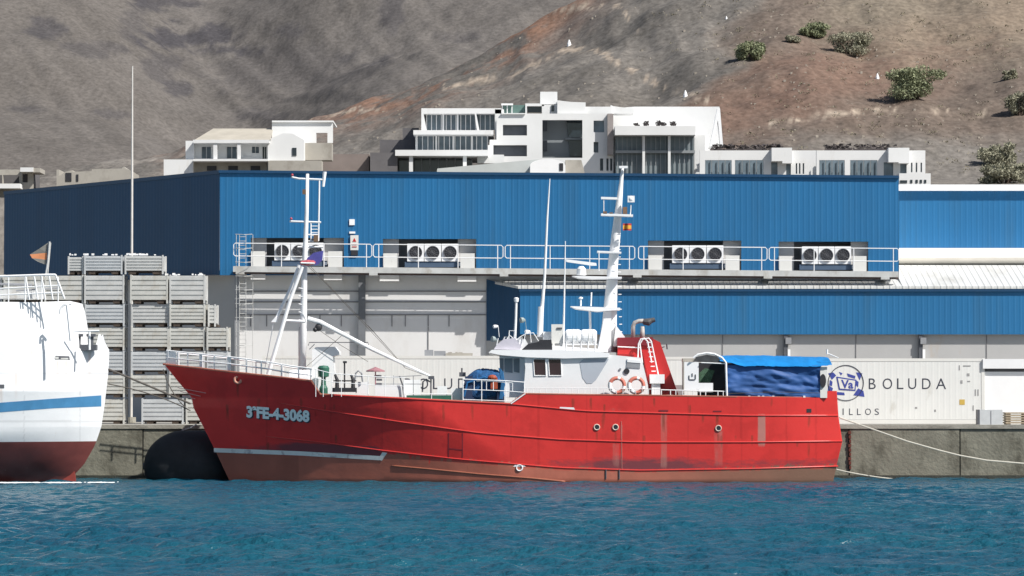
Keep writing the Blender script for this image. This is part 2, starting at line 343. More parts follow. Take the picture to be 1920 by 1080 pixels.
def build_sheet(name, fn, colfn, pxs, vs, back, mats, bk=None):
    v = []; col = []
    for vv in vs:
        for px in pxs:
            p = fn(px, vv); v.append(p); x, y = proj(*p); col.append((*np.clip(colfn(x, y, p), 0, 1), 1))
    n = len(pxs); nv = len(vs)
    for px in pxs:                                    # the far side falls away
        p = fn(px, vs[-1]); q = Vector((p.x*1.25, p.y*1.25, -2)); v.append(q); col.append(col[-1])
    for px in pxs:
        p = fn(px, vs[0]); q = Vector((p.x*.96, p.y-9, ZQ-1)); v.append(q); col.append(col[0])
    f = [(j*n+i, j*n+i+1, (j+1)*n+i+1, (j+1)*n+i) for j in range(nv) for i in range(n-1)]
    o = (nv+1)*n; f += [(o+i, o+i+1, i+1, i) for i in range(n-1)]
    mb = MB(); mb.mesh(v, f); return mb.build(name, mats, kind='structure', smooth=True, attrs={'paint': col})
HILLM = mat('stony_hillside', (1,1,1), 1, .34, 1.6, attr='paint', bump=1, bscale=.9, dirt=(.25,.225,.19), dscale=(2.0,.8,2.0), dlo=.60, dhi=.76, spec=.1)
MTNM = mat('rocky_mountain', (1,1,1), 1, .26, 1.1, attr='paint', bump=1, bscale=.35, dirt=(.165,.152,.145), dscale=(.7,.3,.7), dlo=.60, dhi=.78, spec=.1)
for m_, a, bsc, dist in ((HILLM, 0, 3.2, .05), (MTNM, 0, 1.2, .22)):
    for nd in m_.node_tree.nodes:
        if nd.type == 'BUMP': nd.inputs['Distance'].default_value = dist
# finer stones in the near slope
pxs = list(np.concatenate([np.arange(-1400, -50, 60), np.arange(-50, 1980, 4.5), np.arange(1990, 3400, 60)]))
build_sheet('hillside', near_pt, near_col, pxs, list(np.linspace(0, 1, 120)), True, HILLM)
mc = [(-1400,-420),(400,-260),(1200,-260),(3400,-300)]
def far_pt(px, v):
    D0, D1 = 560, 1050; Y = D0+(D1-D0)*v; s = 370+(lerp_tab(mc, px)-370)*v
    X = (px-960)*Y/F
    q = px*.004; gul = 0
    # gullies run down to the right on the left flank, down to the left on the right flank
    a = (px-150)*.0085-(s-150)*.011; gul += abs(fbm(a*.8, s*.0015, 2, 3))*-1.7
    a2 = (px-700)*.006+(s)*.012; gul += abs(fbm(a2*.8, s*.002+7, 5, 3))*-1.5*ss(450, 800, px)
    valley = 26*math.exp(-((px-(430-(s-150)*.3*-1))/190)**2)
    n = fbm(X*.010, Y*.008, 7, 2)*8+fbm(X*.05, Y*.03, 2)*.45+fbm(X*.22, Y*.12, 8)*.32
    p = P(px, s, Y); return Vector((p.x, Y, p.z+(n+gul-valley*.5+6)*min(1, .2+v*3)))
def far_col(px, py, p):
    n1 = fbm(p.x*.018, p.y*.018, 11); n2 = fbm(p.x*.09, p.y*.06, 14)
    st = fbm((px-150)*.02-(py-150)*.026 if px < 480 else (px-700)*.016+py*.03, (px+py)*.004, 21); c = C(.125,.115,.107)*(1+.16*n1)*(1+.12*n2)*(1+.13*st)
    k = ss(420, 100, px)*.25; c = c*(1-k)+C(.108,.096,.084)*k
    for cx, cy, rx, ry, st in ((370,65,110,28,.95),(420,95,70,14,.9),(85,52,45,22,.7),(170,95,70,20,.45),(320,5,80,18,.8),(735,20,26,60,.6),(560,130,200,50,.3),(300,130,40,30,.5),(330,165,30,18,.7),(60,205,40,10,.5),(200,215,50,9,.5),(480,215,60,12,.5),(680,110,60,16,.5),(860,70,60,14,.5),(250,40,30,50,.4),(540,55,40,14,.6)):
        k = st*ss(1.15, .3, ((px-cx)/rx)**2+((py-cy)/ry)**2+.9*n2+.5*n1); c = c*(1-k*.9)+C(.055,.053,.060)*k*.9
    return c
pxs = list(np.concatenate([np.arange(-1400, -60, 60), np.arange(-60, 1400, 6), np.arange(1400, 3400, 60)]))
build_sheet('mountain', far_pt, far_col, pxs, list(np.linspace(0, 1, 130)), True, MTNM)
def on_hill(px, py):
    lo, hi = 0.0, 1.0
    for _ in range(30):
        m = (lo+hi)/2
        if proj(*near_pt(px, m))[1] > py: lo = m
        else: hi = m
    return near_pt(px, lo)
GMARK = mat('grey_marking', (.3,.3,.3), .7)
# ================================================================ HOUSES ON THE SLOPE
def base(px, Y): p = P(px, 372, Y); return (p.x, Y, p.z)
def panes(mb, x0, y0, x1, y1, Y, n):        # mullions over a glass front
    for i in range(n+1):
        x = x0+(x1-x0)*i/n; mb.pbox(x-.7, y0, x+.7, y1, Y, .08)
# villa
Y = 285; t = thing('villa', 'white villa with beige roof and long balcony, left of the larger white houses', 'house', base(470, Y))
b = MB(); b.holed(350, 268, 502, 300, Y, .3, [(378,275,396,297),(425,275,444,297),(472,275,486,287),(492,275,500,298)])
b.pbox(350, 300, 502, 372, Y+.05, 12); b.pbox(307, 299, 362, 372, Y-1.2, 6); b.pbox(348, 264, 364, 300, Y-.5, 1)
b.pbox(362, 262, 505, 268, Y-1.6, 2.0); b.pbox(362, 298, 503, 302, Y-1.8, 2.0)
b.prism([(502,372),(570,372),(570,262),(548,250),(530,250),(502,262)], Y-1.0, 9)
b.pbox(400, 268, 407, 299, Y-1.5, .3); b.pbox(445, 268, 451, 299, Y-1.5, .3)
b.pbox(350,268,502,300,Y+3,8)
b.build('wall', WHITEWALL, t)
b = MB(); b.holed(510, 228, 624, 268, Y+2.5, .3, [(593,249,614,268)]); b.pbox(510, 228, 560, 262, Y+3, 5); b.pbox(510,226,625,229,Y+2.3,6)
b.build('upper_terrace', WHITEWALL, t)
b = MB(); b.hexa([P(365,262,Y-1.4), P(508,262,Y-1.4), P(508,262,Y+9), P(365,262,Y+9)], [P(400,241,Y+3), P(512,241,Y+3), P(512,241,Y+6), P(400,241,Y+6)])
b.build('roof', TILE, t)
for i, h in enumerate([(378,275,396,297),(425,275,444,297),(472,275,486,287),(492,275,500,298)]):
    f = MB().pbox(*h, Y+.45, .1).build('window', GLASSD if i == 3 else GLASSB, t)
    m = MB(); panes(m, h[0], h[1], h[2], h[3], Y+.3, 2); m.build('frame', WHITEWALL, f)
MB().pbox(548, 277, 556, 292, Y-1.06, .2).build('window', GLASSD, t)
b = MB(); b.pbox(362, 303, 500, 372, Y-.3, .33); b.pbox(503, 301, 603, 372, Y-1.6, 2); b.pbox(572, 268, 622, 300, Y+.5, 2); b.build('retaining_wall', BEIGE, t)
b = MB(); 
for x in (388, 428, 470): b.pbox(x, 311, x+18, 320, Y-.36, .2)
b.build('basement_opening', BLACK, t)
# dark block wall / unfinished block between the villas
t2 = MB(); t2.pbox(694, 286, 745, 372, 296, 8); t2.pbox(712, 262, 782, 372, 303, 6); t2.pbox(755, 240, 785, 372, 306, 4); t2.build('block_wall', GREYW, label='dark grey bare block wall stepping up left of the glass-fronted white house', cat='wall')
MB().pbox(600, 289, 692, 372, 297, 4).build('block_wall', mat('brown_block', (.22,.185,.17), .9, .12, .6), label='low brownish block wall between the white villa and the dark wall', cat='wall')
# large modern house
Y = 300; t = thing('modern_house', 'large white house with stacked glass balconies and a grey stairwell recess', 'house', base(950, Y))
b = MB()
b.pbox(790, 203, 940, 213, Y, 9); b.prism([(790,213),(790,245),(800,245),(794,213)], Y, 5); b.prism([(890,213),(894,245),(899,245),(893,213)], Y, 4); b.pbox(928, 205, 945, 300, Y, 6)
b.pbox(775, 244, 925, 252, Y-2.2, 9); b.pbox(741, 281, 915, 292, Y-4.5, 9); b.pbox(767, 292, 774, 372, Y-4.2, .8); b.pbox(868, 292, 875, 372, Y-4.2, .6)
b.pbox(779, 252, 783, 282, Y-1, .5); b.build('balcony_slab', WHITEWALL, t)
b = MB(); b.holed(915, 213, 1150, 372, Y-1, .4, [(943,234,988,254),(925,272,988,293),(1017,225,1092,296),(1113,226,1133,248),(1113,266,1122,286),(1125,297,1131,320),(1137,297,1141,320),(1144,297,1148,320),(915,213,931,262),(915,262,918,272)])
b.pbox(985, 194, 1020, 199, Y, 4); b.pbox(985, 199, 988, 213, Y, 3); b.pbox(1016, 196, 1050, 213, Y, 5); b.prism([(1045,213),(1045,188),(1070,191),(1098,192),(1098,213)], Y-.5, 7)
b.pbox(1098, 200, 1148, 213, Y-.2, 6); b.prism([(1145,213),(1145,197),(1150,199),(1188,204),(1188,213)], Y, 2)
b.pbox(940,212,985,214,Y-1.2,6)
b.pbox(895, 290, 945, 306, Y-2.5, 1.4); b.pbox(930, 213, 1150, 372, Y+3, 6)
b.build('wall', WHITEWALL, t)
MB().pbox(1013, 172, 1045, 195, Y+1, 3).build('roof_tank', WHITEWALL, t)
g = MB(); g.pbox(800, 215, 928, 244, Y+1.5, .2); f = g.build('window', GLASSB, t, label='glazed upper floor')
m = MB(); panes(m, 800, 215, 928, 244, Y+1.3, 14)
for x in (831, 858): m.pbox(x-1.6, 213, x+1.6, 244, Y+.8, .3)
m.build('frame', WHITEC, f)
f = MB().pbox(782, 252, 916, 282, Y, .2).build('window', GLASSB, t); m = MB(); panes(m, 782, 252, 914, 282, Y-.2, 13)
for x in (818, 850, 885): m.pbox(x-1.6, 252, x+1.6, 282, Y-.4, .3)
m.build('frame', WHITEC, f)
f = MB().pbox(745, 292, 885, 372, Y-1.5, .2).build('window', GLASSD, t); m = MB(); panes(m, 775, 292, 885, 340, Y-1.7, 7); m.build('frame', SHADEW, f)
g = MB()
for h in ((943,234,988,254),(925,272,988,293),(1113,226,1133,248),(1113,266,1122,286),(1125,297,1131,320),(1137,297,1141,320),(1144,297,1148,320)): MB().pbox(*h, Y-.3, .1).build('window', GLASSB if h[0] > 1000 else mat('grey_opening', (.13,.14,.16), .4, .2, 1), t)
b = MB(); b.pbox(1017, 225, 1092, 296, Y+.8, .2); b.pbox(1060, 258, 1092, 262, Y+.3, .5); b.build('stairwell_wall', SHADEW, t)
for h in ((1018,227,1026,246),(1018,263,1026,283)): MB().pbox(*h, Y+.7, .08).build('window', mat('dim_window', (.08,.085,.1), .4), t)
for pts in ([(1062,225),(1091,225),(1091,257),(1066,257)], [(1066,263),(1091,263),(1091,293),(1069,293)]): MB().prism(pts, Y+.62, .1).build('window', GLASSD, t)
f = MB().pbox(942, 197, 985, 212, Y+1.0, .1).build('roof_glazing', mat('green_glass', (.12,.2,.18), .2), t); m = MB(); panes(m, 942, 197, 960, 212, Y+.8, 2); m.pbox(940, 194, 962, 197, Y+.6, .5); m.build('frame', WHITEC, f)
MB().pbox(989, 200, 1019, 211, Y+.4, .1).build('window', GLASSD, t)
MB().pbox(1034, 197, 1039, 209, Y-.1, .1).build('window', GLASSD, t)
MB().pbox(1139, 213, 1150, 290, Y-1.8, .8).build('pillar', mat('grey_stone_pillar', (.3,.27,.26), .9), t)
b = MB(); b.prism([(812,372),(820,316),(1005,299),(1020,299),(1020,372)], Y-7, 3); b.build('ramp_roof', mat('pale_ramp', (.5,.53,.52), .7, .08, .5), t)
b = MB(); b.prism([(994+33*(1-math.cos(a))-0, 310-12*math.sin(a)) for a in [math.pi*i/12 for i in range(13)]]+[(1060,340),(994,340)], Y-9, 2); b.build('curved_canopy', WHITEC, t)
b = MB(); b.prism([(1060,372),(1060,300),(1090,300),(1098,330),(1098,372)], Y-8, 3); b.build('porch', BEIGE, t)
MB().pbox(1049, 306, 1056, 320, Y-9.05, .2).build('door', BLACK, t)
# hall with glass front
Y = 303; t = thing('glass_front_house', 'tall white hall with a two-storey glass front beside the grey pillar', 'house', base(1250, Y))
b = MB(); b.prism([(1150,372),(1352,372),(1352,230),(1349,200),(1190,200),(1150,203)], Y, 12); b.build('wall', WHITEWALL, t)
b = MB(); b.prism([(1331,275),(1345,203),(1350,203),(1356,275),(1351,275),(1346,225),(1338,275)], Y-3, 1.2); b.build('buttress', WHITEC, t)
b = MB(); b.pbox(1153, 236, 1304, 253, Y-6, 7); b.pbox(1302, 253, 1322, 372, Y-4, 4); b.build('fascia', WHITEWALL, t)
f = MB().pbox(1154, 253, 1301, 372, Y-4.5, .2).build('window', mat('big_glass', (.16,.20,.22), .3, .3, .6), t)
m = MB(); panes(m, 1158, 253, 1301, 340, Y-4.7, 16); m.pbox(1154, 282, 1303, 287, Y-5, .4); m.build('frame', mat('grey_mullion', (.25,.27,.28), .5), f)
b = MB()
for x in (1207, 1255): b.pbox(x-2.4, 253, x+2.4, 372, Y-5.2, .5)
b.build('column', WHITEWALL, t)
for i in range(9):
    x = 1195+i*9.6+random.uniform(-3,3); hh = random.uniform(3, 9)
    if i in (1, 3, 6, 8): continue
    pt = MB(); y0 = 236
    for k in range(40): c = P(x+random.gauss(0, 2.4), y0-random.uniform(0, hh), Y-5.3+random.random()); d = .12; a = random.random()*3; pt.face([c+Vector((d*math.cos(a),0,d*math.sin(a))), c+Vector((-d,0,d*.5)), c+Vector((0,d,-d))])
    pt.build('potted_plant', HEDGE, label='small dark plant on the parapet over the glass front, %s from the left' % ['first','','second','','third','fourth','','fifth',''][i], cat='plant', group='plants on the parapet')
# terrace row
def terrace(x0, x1, top, name, label, holes, Y, over):
    t = thing('terrace_house', label, 'house', base((x0+x1)/2, Y)); b = MB(); b.holed(x0, top, x1, 372, Y, .35, holes)
    for o in over: b.pbox(*o, Y-1.0, 1.1)
    b.pbox(x0, top, x1, 372, Y+3.2, 7); b.build('wall', WHITEWALL, t)
    for i, h in enumerate(holes):
        f = MB().pbox(*h, Y+(1.6 if h[2]-h[0] > 20 else .3), .1).build('window', GLASSB, t)
        if h[2]-h[0] > 20: m = MB(); panes(m, h[0], h[1], h[2], h[3], Y+1.4, 4); m.build('frame', SHADEW, f)
    return t
terrace(1312, 1530, 282, 'a', 'low white terraced house nearest the glass-fronted hall, with thatched pergola', [(1322,300,1372,330),(1378,300,1432,330),(1446,304,1458,330),(1474,306,1483,330),(1492,306,1495,326),(1498,306,1501,326),(1505,306,1508,326)], 296, [(1447,277,1467,302),(1467,277,1485,306)])
terrace(1531, 1735, 282, 'b', 'low white terraced house farther right with narrow slit windows at its end', [(1536,300,1584,330),(1594,300,1645,330),(1657,304,1675,332),(1688,306,1700,340),(1708,305,1711,323),(1717,305,1720,323),(1726,305,1729,323)], 294, [(1666,277,1685,304),(1685,277,1705,306)])
t = thing('low_house', 'small white house end with four slit windows below the terraces', 'house', base(1715, 288)); b = MB(); b.pbox(1686, 325, 1745, 372, 288, 4); b.build('wall', WHITEWALL, t)
for x in (1709, 1719, 1727, 1735): MB().pbox(x-2, 337, x+2, 343, 287.95, .1).build('window', GLASSD, t)
MB().pbox(1688, 338, 1701, 343, 287.95, .1).build('window', GLASSD, t)
for i, (x0, x1, Y, l) in enumerate(((1333,1378,298,'leftmost'),(1384,1435,298,'second from the left'),(1440,1466,298,'third from the left'),(1547,1592,297,'second from the right'),(1600,1680,297,'rightmost'))):
    b = MB(); y0 = 281
    for k in range(90):
        c = P(random.uniform(x0, x1), random.uniform(y0-9, y0), Y+random.uniform(0, 3)); r = .35
        b.face([c+Vector((random.uniform(-r,r), random.uniform(-r,r), random.uniform(-r*.5,r*.5))) for _ in range(4)])
    b.tube([P(x0,281,Y), P(x1,281,Y)], .08); b.tube([P(x0,281,Y), P(x0,286,Y)], .08); b.tube([P(x1,281,Y), P(x1,286,Y)], .08)
    b.build('thatch_pergola', HEDGE, label='dark thatched pergola on the terraced roofs, '+l, cat='pergola', group='pergolas on the terraced roofs')
# low grey houses behind the left roof edge
t = thing('concrete_house', 'unfinished white and grey house at the far left above the roof edge', 'house', base(30, 280)); b = MB(); b.holed(-60, 318, 62, 372, 280, .3, [(-40,328,4,344),(6,328,36,344),(42,326,52,342)]); b.pbox(38, 315, 75, 323, 279, 3); b.pbox(-60, 344, 38, 352, 279, 2); b.build('wall', BEIGE, t); MB().pbox(-60, 318, 62, 350, 281, 4).build('room', GREYW, t)
MB().pbox(-60, 344.5, 38, 353, 278.5, 2).build('balcony', WHITEWALL, t); MB().pbox(38, 314, 62, 322, 278.8, .5).build('eave', WHITEWALL, t)
t = thing('concrete_house', 'long beige unfinished house beside the tall thin pole', 'house', base(180, 282)); b = MB(); b.prism([(106,372),(106,318),(111,318),(111,330),(122,322),(136,319),(136,322),(172,321),(172,317),(228,316),(232,312),(236,316),(246,320),(246,372)], 282, 6); b.build('wall', BEIGE, t)
for h in ((123,324,134,340),(143,327,147,340)): MB().pbox(*h, 281.95, .1).build('window', BLACK, t)
# bushes, markers
LEAF = mat('acacia_leaf', (.24,.265,.16), .8, .3, 3, spec=.2); LEAF2 = mat('dry_bush_leaf', (.29,.285,.21), .85, .3, 3, spec=.2); BARK = mat('bark', (.12,.09,.07), .9)
def bush(px, py, wd, hg, lab, m):
    p = on_hill(px, py+hg*.5); k = p.y/F; rx, rz = wd*k/2, hg*k/2
    t = thing('acacia_bush', lab, 'bush', tuple(p), 'bushes on the right-hand slope'); c = p+Vector((0, 0, rz*1.0))
    tr = MB()
    for a in range(5):
        an = a*1.3+px; tip = c+Vector((math.cos(an)*rx*.6, math.sin(an)*rx*.4, rz*.2)); tr.tube([p-Vector((0,0,.5)), p+(tip-p)*.45+Vector((0,0,.1)), tip], [.14, .09, .03], 5)
    tr.build('trunk', BARK, t)
    cl = [(c+Vector((random.uniform(-1,1)*rx*.72, random.uniform(-1,1)*rx*.5, random.uniform(-.75,.6)*rz)), random.uniform(.25,.5)) for _ in range(16)]
    b = MB(); lf = .13
    for _ in range(int(3200+wd*60)):
        q, r = random.choice(cl); d = Vector((random.gauss(0,1), random.gauss(0,1), random.gauss(0,1))).normalized()*(random.random()**.4)
        e = q+Vector((d.x*rx*r, d.y*rx*r, d.z*rz*r*1.1)); e.z = max(e.z, p.z-.1); s_ = lf*random.uniform(.6,1.5)
        b.face([e+Vector((random.uniform(-s_,s_), random.uniform(-s_,s_), random.uniform(-s_,s_))) for _ in range(3)])
    b.build('crown', m, t)
for a in ((1412,94,62,36,'round green bush left of the cluster high on the slope',LEAF),(1525,55,56,30,'topmost small green bush on the slope',LEAF),(1486,72,26,14,'tiny bush just left of the topmost bush',LEAF2),
          (1592,79,86,46,'wide olive bush right below the topmost one',LEAF2),(1716,154,112,62,'largest green bush in the middle of the brown slope',LEAF),(1893,140,30,18,'small sparse bush near the right edge above a larger one',LEAF2),
          (1912,192,52,50,'dark bush cut by the right edge of the view',LEAF2),(1868,288,74,44,'grey green bush above the low spreading bush at lower right',LEAF2),(1885,322,110,44,'low spreading bush just above the white roof edge',LEAF2)): bush(*a)
for px, py, s_, l in ((1067,86,5,'white painted cairn on top of the small knoll'),(1285,181,5,'white painted cairn just above the glass-fronted hall'),(1645,148,4.5,'white painted cairn left of the largest bush'),(1362,36,2.5,'tiny white cairn high on the grey slope above the bushes')):
    p = on_hill(px, py); k = p.y/F; MB().lathe(p-Vector((0,0,.4)), (0,0,1), [(0,s_*k),(.4+s_*k*.6,s_*k*.8),(.4+s_*2.2*k,s_*k*.25),(.4+s_*2.4*k,0)], 7).build('boundary_cairn', WHITEC, label=l, cat='cairn', group='white cairns on the slope')

def scatter(name, n, area, sz, m, lab, cat, flat):
    mb = MB(); k = 0
    while k < n:
        px, py = random.uniform(*area[:2]), random.uniform(*area[2:])
        if py < lerp_tab(crest, px)+6 or fbm(px*.012, py*.02, 9) < -.12: continue
        p = on_hill(px, py); k += 1; s_ = sz*random.uniform(.4, 1.3)
        if flat: mb.box(p.x-s_, p.x+s_*random.uniform(.3,1), p.y-s_, p.y+s_, p.z-.3, p.z+s_*random.uniform(.5,1))
        else:
            for _ in range(16): e = p+Vector((random.gauss(0,s_), random.gauss(0,s_), random.uniform(0,s_*1.1))); mb.face([e+Vector((random.uniform(-.12,.12), random.uniform(-.12,.12), random.uniform(-.12,.12))) for _ in range(3)])
    mb.build(name, m, label=lab, cat=cat, kind='stuff')
scatter('scrub', 240, (1200, 1920, 0, 330), .34, mat('dry_scrub', (.19,.17,.115), .9, .3, 3), 'low dry scrub scattered over the brown slope', 'scrub', False)
scatter('loose_stones', 420, (640, 1920, 0, 300), .12, mat('pale_stone', (.36,.32,.27), .9, .3, 2), 'loose pale stones scattered on the slope', 'stones', True)
# ================================================================ WAREHOUSES
YF = 175.0
topf = lambda x: 320+10*(x-412)/1273
WX0 = P(412, 320, YF); 
bd = Vector((P(8, 360, 192.7).x-WX0.x, 192.7-YF, 0))
t = thing('warehouse', 'large blue corrugated warehouse with fan units set in four bays along a walkway', 'warehouse', (WX0.x, YF, ZQ))
bays = [(470,446,645,501),(718,448,893,505),(1215,451,1390,509),(1460,453,1628,510)]
b = MB(); b.holed(412, 320, 1685, 516, YF, .2, bays, topf); b.build('front_cladding', BLUEC, t)
def zpt(x, z, Y): return Vector((x, Y, z))
A = P(412, 320, YF); Bz = P(412, 516, YF).z; zb2 = P(8, 360, 192.7).z
b = MB(); n = Vector((-.82,-.573,0))
q0, q1 = Vector((A.x, YF, 0)), Vector((A.x, YF, 0))+bd
b.face([zpt(q1.x, Bz, q1.y), zpt(q0.x, Bz, q0.y), zpt(q0.x, A.z, q0.y), zpt(q1.x, zb2, q1.y)]); b.build('side_cladding', BLUESHADE, t)
b = MB(); RX = P(1685, 330, YF); b.face([A-Vector((0,0,.25)), RX-Vector((0,0,.25)), Vector((RX.x, 200, RX.z-.25)), Vector((q1.x, 200, zb2-.4)), Vector((q1.x, q1.y, zb2-.25))]); b.face([Vector((RX.x,YF,ZQ)), Vector((RX.x,200,ZQ)), Vector((RX.x,200,RX.z-.2)), Vector((RX.x,YF,RX.z-.2))]); b.build('roof', ROOFW, t)
b = MB(); b.prism([(410,324),(1686,334),(1686,329),(410,319)], YF-.12, .4); b.hexa([A+n*.05+Vector((0,0,-.16)), q1+n*.05+Vector((0,0,zb2-.16)), q1+Vector((.2,.2,zb2-.16)), A+Vector((.2,.2,-.16))],[A+n*.05+Vector((0,0,.03)), q1+n*.05+Vector((0,0,zb2+.03)), q1+Vector((.2,.2,zb2+.03)), A+Vector((.2,.2,.03))]); b.build('roof_trim', BLUED, t)
# lower front wall of panels, dark oblique side under the cladding
L0 = P(440, 516, YF).x; L1 = P(912, 516, YF).x
b = MB(); b.face([zpt(L0,ZQ,YF+.1), zpt(L1,ZQ,YF+.1), zpt(L1,Bz,YF+.1), zpt(L0,Bz,YF+.1)])
b.face([zpt(L1,ZQ,YF+.1), zpt(RX.x,ZQ,YF+.1), zpt(RX.x,Bz,YF+.1), zpt(L1,Bz,YF+.1)])
b.build('lower_wall', PANEL, t)
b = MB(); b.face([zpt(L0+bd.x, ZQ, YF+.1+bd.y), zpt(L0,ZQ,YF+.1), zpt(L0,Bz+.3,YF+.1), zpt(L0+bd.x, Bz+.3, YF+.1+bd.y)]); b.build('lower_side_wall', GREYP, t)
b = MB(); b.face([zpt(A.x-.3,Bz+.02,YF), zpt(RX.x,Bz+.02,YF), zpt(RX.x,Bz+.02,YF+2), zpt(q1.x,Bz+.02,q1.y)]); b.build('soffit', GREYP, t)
b = MB()
for y in (546, 566, 590): b.pbox(441, y-1, 911, y+1, YF+.05, .06)
for x in (760, 803, 842, 470, 500, 600, 640, 735): b.pbox(x-.8, 590, x+.8, 612, YF+.06, .05)
for x in (562, 803): b.pbox(x-.8, 613, x+.8, 700, YF+.06, .05)
b.build('panel_joint', JOINT, t)
for x in (672, 905):
    if x == 672: MB().pbox(672, 516, 685, 700, YF-.25, .3).build('column', mat('column_grey', (.15,.16,.175), .6), t)
MB().pbox(440, 516, 448, 700, YF-.2, .3).build('column', STEEL, t)
for h in ((470,514,497,524),(607,514,641,525),(712,516,748,527),(858,518,893,528)):
    MB().pbox(*h, YF-.35, .3).build('vent_box', WHITEC, t)
for i, (x0, y0, x1, y1) in enumerate(bays):
    b = MB(); w_ = x1-x0; b.pbox(x0, y0-6, x1, y1+6, YF+1.6, .1); b.face([P(x0,y0,YF+.2), P(x1,y0,YF+.2), P(x1,y0,YF+1.6), P(x0,y0,YF+1.6)]); b.build('bay_back', STEEL, t)
    c0, c1 = (510, 607) if i == 0 else (x0+.21*w_, x0+.78*w_)
    b = MB(); b.pbox(x0-3, y0-6, c0-10 if i==0 else x0+.17*w_, y1, YF+.42, .1); b.build('bay_side_panel', mat('bay_panel', (.5,.49,.48), .6, .05, .5), t); b = MB(); b.pbox(c1+ (0 if i==0 else 4), y0-6, x1+3, y1, YF+.42, .1); b.build('bay_side_panel', mat('bay_panel', (.5,.49,.48), .6, .05, .5), t)
    b = MB(); yl = y1-30; b.pbox(x0+1, yl, x0+.15*w_, y1, YF-.15, .2); b.build('hatch', PLAINCREAM, t)
    b = MB(); b.pbox(x1-.17*w_, yl, x1-.02*w_ if i != 1 else x1-3, y1, YF-.15, .2); b.build('hatch', PLAINCREAM, t)
    fx = (514, 607) if i == 0 else (x0+45*w_/175, x0+142*w_/175)
    fy = y0+9
    nm = ['leftmost, partly behind the foremast','second from the left, left of the whip aerials','third from the left, right of the main mast','rightmost, above the shed roof'][i]
    u = thing('fan_unit', 'three-fan white cooling unit, '+nm, 'cooling unit', tuple(P((fx[0]+fx[1])/2, fy+40, YF+.1)), 'three-fan cooling units')
    s_ = (fx[1]-fx[0])/3; hh = 33
    for k in range(3):
        a0 = fx[0]+k*s_; c = MB(); c.pbox(a0+.6, fy, a0+s_-.6, fy+hh, YF+.05, .7); cs = c.build('casing', WHITEC, u)
        ce = P(a0+s_/2, fy+hh/2, YF+.03); r = 12*YF/F
        f = MB(); f.lathe(ce+Vector((0,-.02,0)), (0,1,0), [(0,r*1.0),(.03,r*1.02)], 24); fo = f.build('fan', BLACK, cs)
        g = MB(); 
        for rr in (.99, .66, .33): g.torus(ce+Vector((0,-.04,0)), (0,1,0), r*rr, .008 if rr < .9 else .02, 24, 5)
        for an in range(6): a = an*math.pi/6; g.tube([ce+Vector((math.cos(a)*r,-.045,math.sin(a)*r)), ce-Vector((math.cos(a)*r,.045,math.sin(a)*r))], .008, 4)
        g.build('grille', DSTEEL, cs)
    c = MB(); c.pbox(fx[0]-4, fy+hh+1, fx[1]+6, fy+hh+11, YF+.1, .8); c.build('base', mat('slate_base', (.07,.11,.17), .5), u)
    MB().pbox(fx[1]+1, fy+hh+3, fx[1]+6, fy+hh+9, YF+.02, .1).build('junction_box', WHITEC, u)
for i, h in enumerate(((655,411,665,422),(655,434,666,438))): MB().pbox(*h, YF-.06, .06).build('wall_plate', WHITEC, t)
# notice
s_ = thing('warning_sign', 'white warning notice with a red figure above the walkway rail', 'sign', tuple(P(665, 480, YF-.1)))
MB().pbox(657, 441, 672, 469, YF-.1, .05).build('panel', PLAINCREAM, s_)
b = MB(); b.prism([(664.5,446),(668,453),(661,453)], YF-.12, .015); b.pbox(660, 457, 669, 459, YF-.12, .015); b.pbox(660, 462, 669, 463.5, YF-.12, .015); b.build('marking', REDM, s_)
MB().pbox(658, 470, 671, 479, YF-.1, .08).build('bracket', BLACK, s_)
# walkway
wy = lambda x: 499+10*(x-437)/1248
t = thing('walkway', 'grey steel walkway with white tube railings along the warehouse front', 'walkway', tuple(P(1060, 512, YF-.7)))
k0, k1 = P(437, wy(437), YF-1.6), P(1685, wy(1685), YF-1.6)
def slab(mb, d0, d1, th, dz=0):
    a0, a1 = Vector((k0.x, YF-d1, k0.z+dz)), Vector((k1.x, YF-d1, k1.z+dz)); v = Vector((0, d1-d0, 0)); q = Vector((0, 0, -th))
    mb.hexa([a0+q, a1+q, a1+v+q, a0+v+q], [a0, a1, a1+v, a0+v])
b = MB(); slab(b, .05, .62, .1); slab(b, .82, 1.06, .1)
d = 1.14
while d < 1.5: slab(b, d, d+.05, .08); d += .115
b.build('deck', STEEL, t)
b = MB(); slab(b, 1.53, 1.6, .30); b.build('edge_beam', GALV, t)
b = MB(); slab(b, 1.2, 1.45, .12, -.27); b.build('underside_beam', mat('rusty_beam', (.10,.07,.065), .8, .2, 1), t)
for x in (450, 700, 945, 1195, 1440, 1660): MB().pbox(x-8, wy(x)+10, x+8, wy(x)+15, YF-1.62, 1.5).build('bracket', GALV, t)
secs = [(438,697),(700,943),(947,1190),(1197,1438),(1442,1685)]
for i, (x0, x1) in enumerate(secs):
    b = MB(); yt = lambda x: wy(x)-43; ym = lambda x: wy(x)-19; Yr = YF-1.55
    b.ptube([(x0+3,ym(x0)),(x0,ym(x0)-3),(x0,yt(x0)+3),(x0+3,yt(x0)),(x1-3,yt(x1)),(x1,yt(x1)+3),(x1,ym(x1)-3),(x1-3,ym(x1)),(x0+3,ym(x0))], Yr, .85, 6)
    nn = 4
    for k in range(nn): x = x0+10+(x1-x0-20)*k/(nn-1); b.ptube([(x, yt(x)), (x, wy(x)+8)], Yr, .85, 6)
    b.build('railing', WHITE, t)
